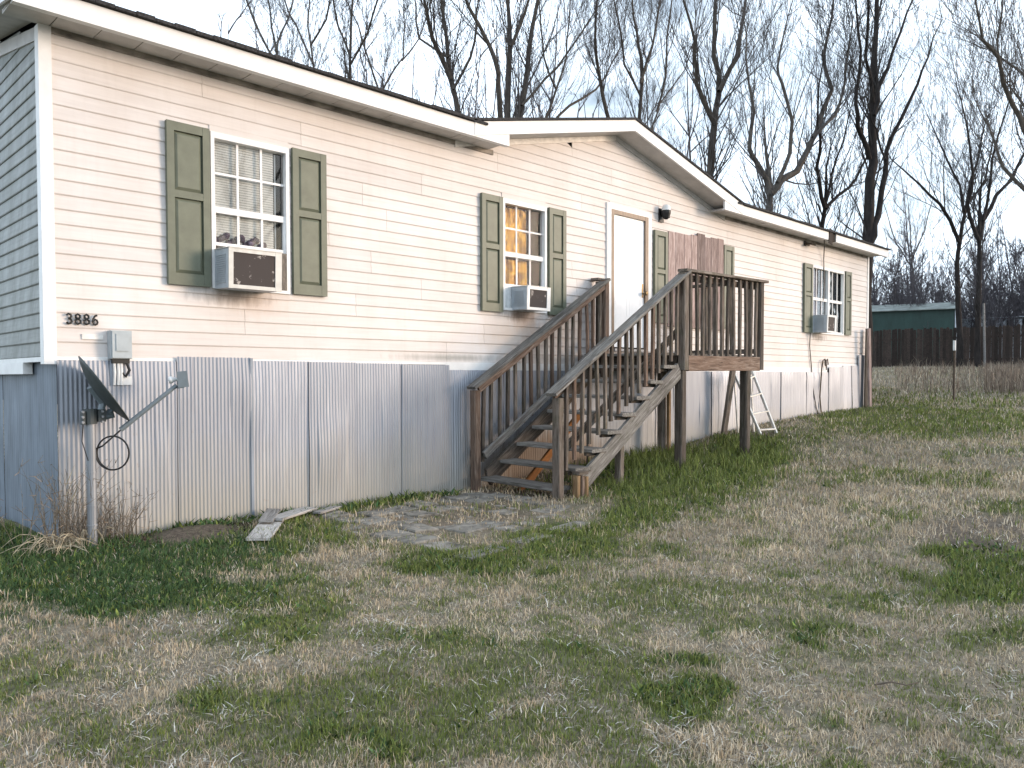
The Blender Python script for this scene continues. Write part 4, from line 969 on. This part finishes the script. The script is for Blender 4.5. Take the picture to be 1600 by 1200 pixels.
def tree(name, dist, limbs, label, bk=0, r0=.14, lev=3, dens=1.0, group=None, cat='tree', twigL=1.0):
    """limbs: polylines seen as (px, py) points, each with its own depth drift; the rest grows from them"""
    base = None; tr, tw = MB(), MB()
    for li, (pl, rs, drift) in enumerate(limbs):
        pts = []
        for k, (a, b) in enumerate(pl): pts.append(D(a, b, dist+drift*k/max(1,len(pl)-1)+random.uniform(-.1,.1)))
        if li == 0:
            g = Vector((pts[0].x, pts[0].y, gz(pts[0].x, pts[0].y)-.2)); pts = [g]+pts; base = g
        # continue the limb beyond the picture edge
        dl = (pts[-1]-pts[-2]); Llast = dl.length
        n = len(pts); ex = 2.2*twigL
        pts = pts+[pts[-1]+(dl.normalized()*ex*.5+Vector((random.uniform(-.2,.2),random.uniform(-.2,.2),.1))), pts[-1]+(dl.normalized()*ex+Vector((random.uniform(-.4,.4),random.uniform(-.4,.4),.3)))]
        # refine with wiggle
        fine = []; 
        for a, b in zip(pts[:-1], pts[1:]):
            m = max(2, int((b-a).length/.6))
            for j in range(m):
                q = a.lerp(b, j/m); w_ = .028 if 0 < j else .0
                fine.append(q+Vector((random.gauss(0,w_),random.gauss(0,w_),0)))
        fine.append(pts[-1]); m = len(fine); ra, rb = rs[0]*.74, rs[1]*.6
        rad = [max(.006, (ra+(rb-ra)*i/(m-1))*(1-(i/(m-1))**4)) for i in range(m)]
        tr.tube(fine, rad, 9, cap=False)
        for s in range(int((2.4 if lev == 3 else 2)*dens)+(li == 0)):   # longer second-order limbs
            i = int(random.uniform(.40 if li == 0 else .25, .9)*(m-1)); dd = (fine[min(i+1,m-1)]-fine[i-1]).normalized()
            ax = dd.orthogonal().normalized(); ax.rotate(Quaternion(dd, random.uniform(0,6.283))); nd = dd*.9+ax*.42; nd.z += .3; nd.normalize()
            grow(tw, fine[i], nd, twigL*random.uniform(2.8,4.8), min(rad[i]*.38, .028), 0, lev-1, .24, .10, dens)
        # shoots
        tot = sum((b-a).length for a, b in zip(fine[:-1], fine[1:])); cnt = int(tot*2.8*dens)
        for s in range(cnt):
            i = int(random.uniform(.30 if li == 0 else .12, .99)*(m-1)); i = min(i, m-2)
            dd = (fine[i+1]-fine[i]).normalized(); ax = dd.orthogonal().normalized(); ax.rotate(Quaternion(dd, random.uniform(0,6.283)))
            an = random.uniform(.35,.95); nd = dd*math.cos(an)+ax*math.sin(an); nd.z += .45; nd.normalize()
            grow(tw, fine[i], nd, twigL*random.uniform(1.2,3.3)*(1-.25*i/m), min(max(rad[i]*random.uniform(.2,.4), .009), .03), 1, lev, .30, .12, dens)
    t = empty(name, base, label, cat, group)
    tr.build('trunk', MBK[bk], t, smooth=True); tw.build('crown', MTWG[bk], t)
    return t
GT = 'bare trees standing behind the house'
tree('bare_tree', 24, [([(440,150),(434,95),(424,41),(419,0),(412,-60)],(.10,.05),1),([(436,105),(405,50),(385,0),(375,-40)],(.05,.03),-1),([(430,80),(450,30),(460,-20)],(.045,.03),1)], 'slender bare tree farthest left above the near roof', 1, lev=3, group=GT)
tree('bare_tree', 27, [([(492,150),(490,107),(481,41),(484,0),(480,-50)],(.10,.05),1),([(489,100),(463,40),(445,0)],(.05,.03),1),([(486,70),(510,30),(520,-20)],(.05,.03),-1)], 'thin bare tree second from the left above the near roof', 1, lev=3, group=GT)
tree('bare_tree', 25, [([(547,165),(547,128),(548,62),(551,0),(548,-60)],(.13,.07),1),([(548,90),(528,40),(520,-10)],(.05,.03),1),([(548,100),(575,50),(590,0)],(.05,.03),-1)], 'straight bare tree above the left window roofline', 0, lev=3, group=GT)
tree('bare_tree', 28, [([(590,200),(598,140),(615,110),(630,90),(632,40),(630,0)],(.09,.04),1),([(595,150),(575,90),(560,40)],(.05,.03),0),([(628,95),(655,60),(668,20)],(.04,.02),1)], 'bare tree with a bent stem left of the leaning trunk', 1, lev=3, group=GT)
tree('bare_tree', 23, [([(722,230),(717,186),(704,124),(698,62),(692,20),(686,-50)],(.18,.09),1),([(704,124),(685,80),(671,41),(663,0)],(.10,.05),-1),([(708,140),(735,90),(745,40),(748,0)],(.06,.03),1),([(700,90),(655,60),(650,10)],(.05,.03),1)], 'bare tree with a dark trunk leaning left over the eave end', 0, lev=3, group=GT)
tree('bare_tree', 22, [([(793,230),(793,192),(795,103),(797,74),(793,0),(790,-60)],(.20,.10),1),([(783,200),(780,150),(779,115),(766,74),(733,12),(722,-20)],(.11,.05),-1),([(808,215),(812,185),(824,111),(832,41),(842,-10)],(.13,.06),1),([(798,72),(812,40),(826,0)],(.07,.04),0),([(815,165),(850,125),(885,85),(920,33)],(.055,.025),1.5)], 'three stemmed bare tree rising where the left eave meets the gable', 0, lev=3, group=GT)
tree('bare_tree', 27, [([(845,225),(850,190),(869,140),(885,90),(890,30),(893,-20)],(.10,.05),1),([(862,195),(890,165),(931,140),(955,100)],(.07,.03),1),([(869,140),(850,90),(845,40)],(.05,.03),-1)], 'bare tree with a branch leaning right above the gable left slope', 1, lev=3, group=GT)
tree('bare_tree', 25, [([(1000,230),(999,184),(1003,96),(995,50),(988,0),(985,-40)],(.13,.06),1),([(955,200),(942,150),(935,110),(930,60),(933,0)],(.09,.04),-1),([(1001,130),(1020,70),(1030,10)],(.06,.03),1),([(1001,150),(975,100),(968,40)],(.05,.03),0)], 'two stemmed bare tree right behind the gable peak', 0, lev=3, group=GT)
tree('bare_tree', 29, [([(1015,240),(1020,195),(1031,162),(1070,109),(1085,60)],(.09,.04),1),([(1026,175),(1040,120),(1042,60),(1050,0)],(.06,.03),-1)], 'thin bare tree leaning right of the gable peak', 1, lev=3, group=GT)
tree('bare_tree', 22, [([(1105,310),(1110,271),(1116,197),(1123,149),(1115,87),(1118,0),(1120,-60)],(.21,.08),1),([(1117,195),(1098,155),(1088,131),(1085,87),(1080,40)],(.10,.05),-1),([(1124,143),(1142,105),(1154,87),(1162,26),(1168,-20)],(.10,.05),1)], 'brown bare tree forking above the right gable slope', 0, lev=3, group=GT)
tree('bare_tree', 21, [([(1202,370),(1202,332),(1204,302)],(.18,.16),.2),([(1204,304),(1197,280),(1180,250),(1171,232),(1178,175),(1170,130)],(.11,.04),-1),([(1204,303),(1222,280),(1246,267),(1262,235),(1276,205),(1300,140),(1286,87),(1300,26)],(.14,.05),1),([(1215,285),(1234,240),(1238,190),(1222,130),(1215,105),(1224,57)],(.08,.03),0),([(1270,215),(1305,180),(1320,130),(1325,80)],(.06,.03),1)], 'wide vase shaped bare tree behind the right eave', 1, lev=3, group=GT)
tree('bare_tree', 22, [([(1281,400),(1283,360),(1289,324)],(.13,.10),.2),([(1289,325),(1281,290),(1276,262),(1282,215),(1278,170)],(.08,.03),-1),([(1290,325),(1310,305),(1337,280),(1355,245)],(.07,.03),1),([(1289,320),(1300,270),(1318,220)],(.05,.02),0)], 'small dark forked tree just above the gap in the right fascia', 2, lev=3, group=GT)
tree('bare_tree', 20, [([(1354,420),(1356,380),(1359,280),(1364,236),(1366,153),(1366,87),(1370,0),(1372,-70)],(.24,.07),1),([(1358,248),(1348,215),(1340,197),(1337,162),(1342,120),(1340,40)],(.09,.04),-1),([(1357,385),(1366,352),(1374,325),(1383,271),(1385,236),(1407,188),(1434,131),(1450,90)],(.12,.04),1),([(1365,180),(1372,140),(1395,80),(1417,20)],(.07,.03),1),([(1364,160),(1352,90),(1357,10)],(.06,.03),-1),([(1384,250),(1372,215),(1362,190)],(.04,.02),0)], 'tall black trunked tree at the far end of the house', 2, lev=3, dens=.72, group=GT)
GR = 'bare trees standing in the back yard'
tree('bare_tree', 34, [([(1500,560),(1497,480),(1495,415),(1508,332),(1517,280),(1530,240)],(.19,.05),1),([(1500,380),(1485,345),(1469,319),(1438,289)],(.12,.04),-1),([(1507,335),(1500,290),(1480,250)],(.09,.03),0),([(1510,320),(1540,280),(1548,240)],(.08,.03),1)], 'bare spreading tree whose trunk stands at the shed corner', 2, lev=4, dens=.78, group=GR, twigL=1.5)
tree('bare_tree', 33, [([(1527,570),(1528,480),(1530,415),(1530,376)],(.18,.13),0),([(1530,378),(1519,350),(1512,320),(1520,270),(1515,225)],(.12,.04),-1),([(1530,376),(1536,345),(1556,306),(1582,280),(1600,240)],(.13,.05),1),([(1536,345),(1545,300),(1550,250),(1560,210)],(.09,.04),0)], 'bare tree with a dark trunk right of the shed', 2, lev=4, dens=.78, group=GR, twigL=1.5)
tree('bare_tree', 17, [([(1690,560),(1680,420),(1660,330),(1635,260)],(.16,.11),0),([(1636,262),(1600,203),(1583,165),(1567,128),(1559,88),(1535,61),(1524,0)],(.08,.025),-1),([(1560,88),(1562,40),(1566,0)],(.03,.02),0),([(1636,262),(1625,170),(1600,117),(1575,98)],(.06,.02),1),([(1660,330),(1610,305),(1567,261),(1555,225)],(.07,.03),1),([(1640,270),(1640,150),(1650,50)],(.1,.05),0)], 'bare tree reaching into the yard from the right edge', 0, lev=3, dens=.9, group=GR)
tree('bare_tree', 62, [([(1430,520),(1428,450),(1425,400),(1420,330)],(.15,.05),0),([(1426,420),(1400,380),(1385,330)],(.08,.03),0),([(1425,405),(1445,360),(1455,320)],(.08,.03),0)], 'grey bare tree rising right behind the green shed', 1, lev=4, dens=.7, group=GR, twigL=1.5)
# the tree across the yard that the near window mirrors
for (x, y, h, lb) in ((8.0,-13.2,10,'bare tree across the yard whose branches mirror in the near window'),):
    tr, tw = MB(), MB(); b = Vector((x,y,gz(x,y)-.1)); tr.tube([b, b+Vector((.1,.1,h*.3)), b+Vector((.0,.2,h*.6)), b+Vector((.2,.1,h))], [.22,.18,.11,.03], 8, cap=False)
    for k in range(15): 
        z = random.uniform(.25,.95)*h; a = random.uniform(0,6.28); grow(tw, b+Vector((.05,.12,z)), Vector((math.cos(a)*.8,math.sin(a)*.8,.8)).normalized(), (h-z)*.55+1.0, .06, 0, 2)
    t = empty('bare_tree', b, lb, 'tree'); tr.build('trunk', MBK[0], t, smooth=True); tw.build('crown', MTWG[0], t)

# far woods: hundreds of thin stems that read as one mass
def far_variant(h, lev, dens):
    m = MB(); p = Vector((0,0,-.3)); d = Vector((random.gauss(0,.05),random.gauss(0,.05),1)).normalized(); pts = [p]; 
    for i in range(6): d = (d+Vector((random.gauss(0,.07),random.gauss(0,.07),.1))).normalized(); p = p+d*h/6; pts.append(p)
    r = h*.0065; m.tube(pts, [r*(1-.14*i) for i in range(7)], 4, cap=False)
    for k in range(int(16*dens)):
        t = random.uniform(.12,.98)*6; i = min(int(t),5); q = pts[i].lerp(pts[i+1], t-i); a = random.uniform(0,6.28)
        grow(m, q, Vector((math.cos(a)*.7,math.sin(a)*.7,.9)).normalized(), h*.27*(1.15-t/8), r*.42, 1, lev, .3, .16, 1)
    me = m.mesh('tmp', MFAR); n = len(me.vertices); co = np.zeros(n*3, np.float32); me.vertices.foreach_get('co', co)
    qd = np.array([f for f in m.f], dtype=np.int32); bpy.data.meshes.remove(me); return co.reshape(-1,3), qd
def scatter(name, variants, places, mat, kind='stuff'):
    V, Q, o = [], [], 0
    for (x, y, s, a, k) in places:
        co, q = variants[k]; c, sn = math.cos(a), math.sin(a)
        v = co*s; v = np.stack([v[:,0]*c-v[:,1]*sn+x, v[:,0]*sn+v[:,1]*c+y, v[:,2]+gz(x,y)], 1); V.append(v); Q.append(q+o); o += len(v)
    V = np.concatenate(V).astype(np.float32); Q = np.concatenate(Q); me = bpy.data.meshes.new(name)
    me.vertices.add(len(V)); me.vertices.foreach_set('co', V.ravel()); me.loops.add(Q.size); me.loops.foreach_set('vertex_index', Q.ravel())
    me.polygons.add(len(Q)); me.polygons.foreach_set('loop_start', np.arange(0, Q.size, 4, dtype=np.int32)); me.update(calc_edges=True); me.materials.append(mat)
    return tag(link(bpy.data.objects.new(name, me)), kind=kind)
vs = [far_variant(9, 3, .8) for _ in range(4)]; vb = [far_variant(3.2, 3, 1.3) for _ in range(3)]
pl = []
for k in range(92):                                          # behind the house, showing over the roof line
    az = math.radians(random.choice((random.uniform(54,80), random.uniform(54,72), random.uniform(31,60)))); r = random.uniform(38,62); hh = (.24+.16*math.cos((az-.6)*1.3))*r/9*random.uniform(.75,1.2)
    pl.append((CAM.x+r*math.cos(az), CAM.y+r*math.sin(az), hh, random.uniform(0,6.28), k%4))
for k in range(150):                                          # beyond the back fence
    az = math.radians(random.uniform(-6,33)); r = random.uniform(60,95); pl.append((CAM.x+r*math.cos(az), CAM.y+r*math.sin(az), random.uniform(.8,1.6), random.uniform(0,6.28), k%4))
tag(scatter('far_woods', vs, pl, MFAR), 'grey winter woods beyond the house and the back fence', 'woods')
pl = []
for k in range(430):
    az = math.radians(random.uniform(-6,30)); r = random.uniform(56,84); pl.append((CAM.x+r*math.cos(az), CAM.y+r*math.sin(az), random.uniform(1.2,2.7)*(1.15-.011*abs(math.degrees(az)-6)), random.uniform(0,6.28), k%3))
tag(scatter('far_undergrowth', vb, pl, MFAR), 'dense grey thicket of saplings behind the shed', 'thicket')

# ------------------------------------------------------------------ weeds and grass
def leafmat(name, trans=.25):
    m, t, b = new_mat(name); a = N(t,'ShaderNodeVertexColor'); a.layer_name = 'tint'; t.links.new(a.outputs[0], b.inputs['Base Color'])
    b.inputs['Roughness'].default_value = .8; b.inputs['Specular IOR Level'].default_value = .2
    return m
MGRASS = leafmat('grass_blade')
def blades(name, X, Y, H, Wd, colr, lean=.5, label=None, cat=None, flat=0.0):
    n = len(X); Z = GZ(X, Y)-.004
    a = RNG.uniform(0, 2*np.pi, n); la = RNG.uniform(0, 2*np.pi, n); ln_ = np.abs(RNG.normal(0, lean, n))+flat; ln_ = np.clip(ln_, 0, 1.35)
    dx, dy = np.cos(la)*np.sin(ln_), np.sin(la)*np.sin(ln_); dz = np.cos(ln_)
    wx, wy = np.cos(a)*Wd/2, np.sin(a)*Wd/2
    b0 = np.stack([X-wx, Y-wy, Z],1); b1 = np.stack([X+wx, Y+wy, Z],1)
    mx_, my_, mz_ = X+dx*H*.5*.7, Y+dy*H*.5*.7, Z+dz*H*.55
    m0 = np.stack([mx_-wx*.75, my_-wy*.75, mz_],1); m1 = np.stack([mx_+wx*.75, my_+wy*.75, mz_],1)
    tp = np.stack([X+dx*H*1.1, Y+dy*H*1.1, Z+dz*H*.95],1)
    V = np.stack([b0,b1,m1,m0,tp],1).reshape(-1,3).astype(np.float32); i = np.arange(n)*5
    loops = np.stack([i,i+1,i+2,i+3, i+3,i+2,i+4],1).ravel().astype(np.int32); st = np.stack([np.arange(n)*7, np.arange(n)*7+4],1).ravel().astype(np.int32)
    me = bpy.data.meshes.new(name); me.vertices.add(len(V)); me.vertices.foreach_set('co', V.ravel()); me.loops.add(len(loops)); me.loops.foreach_set('vertex_index', loops)
    me.polygons.add(2*n); me.polygons.foreach_set('loop_start', st); me.update(calc_edges=True)
    at = me.color_attributes.new('tint','FLOAT_COLOR','POINT'); c = np.ones((n,5,4),np.float32); c[:,:,:3] = colr[:,None,:]; at.data.foreach_set('color', c.ravel()); me.materials.append(MGRASS)
    return tag(link(bpy.data.objects.new(name, me)), label, cat, None, 'stuff')
def pick(pal, n, jit=.18):
    pal = np.array(pal); c = pal[RNG.integers(0, len(pal), n)]; return np.clip(c*(1+RNG.normal(0, jit, (n,1))), .004, 1)
TAN = [(.49,.395,.27),(.55,.47,.355),(.43,.35,.24),(.60,.54,.44),(.36,.30,.225),(.46,.41,.33)]
GRN = [(.135,.165,.036),(.17,.205,.048),(.10,.128,.036),(.195,.22,.066),(.14,.158,.056)]
DGR = [(.042,.08,.028),(.055,.10,.034),(.035,.065,.026),(.07,.115,.042)]
def area(n, near, far, a0=-.74, a1=.74):
    """random ground points in the yard by distance from where the lawn is seen, denser nearby"""
    u = RNG.random(n); r = near*(far/near)**u if near > 0 else far*np.sqrt(u)
    a = RNG.uniform(a0, a1, n); x = CAM.x+r*np.cos(YAW+a); y = CAM.y+r*np.sin(YAW+a)
    ok = ~((x > -.02) & (x < HL) & (y > -.07) & (y < HD)); ok &= ~((x > 1.95) & (x < 4.3) & (y > -2.45) & (y < -.35) & (RNG.random(n) < .26+.55*(fbm(x,y,2.6,61,3) > .5)))
    return x[ok], y[ok], r[ok]
x, y, r = area(430000, 2.0, 26)
g = green(x, y); b = bare(x, y); u = RNG.random(len(x)); keep = (u > b*.85); x, y, r, g = x[keep], y[keep], r[keep], g[keep]
fine = fbm(x, y, 3.2, 44, 4); fine2 = fbm(x, y, 11, 45, 2); nearf = np.clip((7.0-r)/3.0, 0, 1)*np.clip((1.6+.8*(x+1.7)-(y+6.8)*.0), .3, 1)
pg = np.clip(g*.95+nearf*np.clip((fine-.38)*3.6, 0, .72)*np.clip(.1+2.6*(fine2-.28), 0, 1.3), .04, .90)
isg = RNG.random(len(x)) < pg
sz = np.clip(r/5.0, .8, 3.2)
xt, yt, st = x[~isg], y[~isg], sz[~isg]; n = len(xt); tuft = fbm(xt, yt, 9, 71, 2)
palt = pick(TAN, n)*np.array([1.04,.99,.93])*(.55+.74*fbm(xt, yt, 1.4, 81, 4)+.22*(fbm(xt,yt,12,82,2)-.5))[:,None]
blades('dry_grass', xt, yt, (.018+.085*tuft**1.5*RNG.random(n))*np.clip(st,.8,1.6), .0046*st, palt, .75, 'pale tan dormant grass covering most of the yard', 'grass')
xg, yg, sg = x[isg], y[isg], sz[isg]; n = len(xg); lush = np.clip(green(xg, yg), 0, 1)
near_house = np.clip(1-np.abs(yg+.8)/2.2, 0, 1)*np.clip((xg-4.6)/1.5, 0, 1)*np.clip((10-xg)/2, 0, 1)
col = pick(GRN, n)*(1-.0*lush)[:,None]
dk = RNG.random(n) < np.clip((1.6-np.hypot(xg-0.0,(yg+1.0)*.8))/.8+((np.hypot(xg-4.3, yg+5.3) < 1.1)*.8), 0, .9); col[dk] = pick(DGR, int(dk.sum()))
blades('green_grass', xg, yg, (.028+.05*lush*RNG.random(n)+.10*near_house*RNG.random(n))*np.clip(sg,.8,1.6), .0048*sg, col, .55, 'green grass growing in patches over the yard and under the landing', 'grass')
# broad leaved weeds: little leaflets hugging the ground in the greenest patches
x, y, r = area(150000, 2.0, 14); g = green(x, y); strip = (np.abs(y+.16) < .16) & (x > .9) & (x < 4.0)
keep = (RNG.random(len(x)) < np.clip((g-.55)*2, 0, 1)) | (strip & (RNG.random(len(x)) < .9)); x, y, r = x[keep], y[keep], r[keep]; n = len(x)
strip = (np.abs(y+.16) < .16) & (x > .9) & (x < 4.0)
blades('clover_weeds', x, y, np.where(strip, .05+.07*RNG.random(n), .02+.035*RNG.random(n)), .019*np.clip(r/5,.8,2)*RNG.uniform(.6,1.25,n), pick(DGR+GRN[:3], n, .3), .5, 'low broad leaved weeds along the skirting and in dark green patches', 'weeds', .45)
# litter of straw and old leaves
x, y, r = area(60000, 2.0, 13); n = len(x); k = RNG.random(n) < (.07+.93*np.clip((fbm(x,y,4.5,91,3)-.50)*6,0,1)); x, y, r = x[k], y[k], r[k]; n = len(x)
blades('straw_litter', x, y, .02+.045*RNG.random(n), .0045+.0045*RNG.random(n), pick([(.46,.42,.36),(.54,.51,.46),(.44,.41,.35),(.16,.115,.08)], n), .3, 'bleached straw and leaf litter scattered over the lawn', 'litter', .95)
# tall dry brush at the right rear and dead weeds round the dish pole
n = 9000; x = RNG.uniform(21,37,n); az_ = RNG.uniform(-.06,.33,n)**1.0; y = CAM.y+(x-CAM.x)*np.where(RNG.random(n) < .8, RNG.uniform(.12,.245,n), RNG.uniform(.18,.34,n))
blades('tall_dry_brush', x, y, RNG.uniform(.15,.75,n)*np.clip(-.25+1.7*fbm(x,y,.55,17,3),.15,1.1), np.full(n,.02), pick([(.20,.155,.12),(.27,.21,.16),(.15,.11,.085),(.31,.26,.20)], n), .28, 'tall brown dry weeds before the back fence', 'weeds')
n = 26000; x = RNG.uniform(17,37.5,n); y = RNG.uniform(-6,9,n); k = ~((x < HL+.2) & (y > -.1)); x, y = x[k], y[k]; n = len(x)
gg = RNG.random(n) < np.clip((22.5-x)/4,.06,.8); cc_ = pick(TAN, n)*.85; cc_[gg] = pick(GRN, int(gg.sum()))
blades('back_yard_grass', x, y, RNG.uniform(.05,.16,n), np.full(n,.022), cc_, .5, 'rough mixed grass of the back yard up to the fence', 'grass')
def weed(name, cx, cy, n, h, spread, label, pal, bend=1.0, rad=.0035):
    b = Vector((cx, cy, gz(cx,cy))); mb = MB()
    for k in range(n):
        a = random.uniform(0,6.28); q = b+Vector((random.gauss(0,spread),random.gauss(0,spread*.5),-.02)); d = Vector((math.cos(a)*.35*bend,math.sin(a)*.35*bend,1)).normalized(); L = h*random.uniform(.45,1.1); pts = [q]
        for s in range(5):
            d = (d+Vector((random.gauss(0,.12)+math.cos(a)*.08*bend,random.gauss(0,.12)+math.sin(a)*.08*bend,-.10*bend*s*.5))).normalized(); q = q+d*L/5; pts.append(q)
        mb.tube(pts, [rad*(1-.14*i) for i in range(6)], 3, cap=False)
        for s in range(3):
            i = random.randint(2,5); e = pts[i]+Vector((random.uniform(-.06,.06),random.uniform(-.06,.06),random.uniform(-.02,.07))); mb.tube([pts[i],e],[rad*.7,rad*.4],3,cap=False)
    t = empty(name, b, label, 'weeds'); mb.build('stalks', pal, t); return t
MSTALK = simple('dead_stalk', (.25,.19,.135), .5, .9, 30); MSTRAW = simple('pale_straw', (.40,.33,.225), .4, .8, 20)
weed('dead_weed_clump', .06, -.13, 75, .70, .12, 'tall brown dead weed clump left of the dish pole', MSTALK, .5)
weed('dead_weed_clump', .42, -.13, 70, .46, .12, 'shorter brown dead weed clump right of the dish pole', MSTALK, .6)
b = Vector((.06,-.30,gz(.06,-.3))); mb = MB()
for k in range(70):
    a = math.radians(random.uniform(140,350)); L = random.uniform(.08,.30) if k > 9 else random.uniform(.3,.5); q = b+Vector((random.gauss(-.03,.10),random.gauss(.02,.06),0)); h = random.uniform(.01,.15); kink = random.uniform(.25,.6)
    pts = [q]; bend = random.gauss(0,.35)
    for f_ in (.15,.3,.45,.6,.75,.9,1.0):
        aa = a+bend*f_; zz = h*math.sin(min(1,f_/kink)*1.57)*(1-max(0,(f_-kink)/(1-kink))**1.4)+.012
        pts.append(q+Vector((math.cos(aa)*L*f_+random.gauss(0,.006), math.sin(aa)*L*f_*.8+random.gauss(0,.006), zz)))
    mb.tube(pts, [.003,.0034,.0032,.003,.0028,.0024,.0016,.0008], 3, cap=False)
for k in range(4):
    q = W(random.uniform(95,125), random.uniform(745,830), -.2); mb.tube([q, q+Vector((.03,0,.07)), q+Vector((.06,.0,.15))],[.004,.004,.001],3,cap=False)
t = empty('straw_tuft', b, 'bleached straw leaves bent over the grass at the dish pole foot', 'straw'); tag(mb.build('straw_leaf', MSTRAW, t), kind='stuff')
x = RNG.normal(.95,.28,2600); y = -.34+RNG.normal(0,.09,2600); k = y < -.06; x, y = x[k], y[k]; n = len(x)
blades('dead_leaf_heap', x, y, .02+.035*RNG.random(n), np.full(n,.018), pick([(.06,.04,.03),(.09,.06,.042),(.045,.032,.025),(.16,.11,.08)], n), .6, 'dark heap of dead leaves and soil against the skirting', 'leaf heap', .5)

sk = MB(); q = Vector((1.70,-5.56,gz(1.70,-5.56)+.012)); sk.tube([q, q+Vector((.05,-.05,.012)), q+Vector((.08,-.10,.004)), q+Vector((.13,-.13,.01))], [.004,.004,.003,.002], 5); sk.tube([q+Vector((.05,-.05,.012)), q+Vector((.10,-.04,.02))], [.004,.002], 4)
tag(sk.build('fallen_twig', MRUST), 'short dark forked twig lying on the lawn at the right foreground', 'twig')
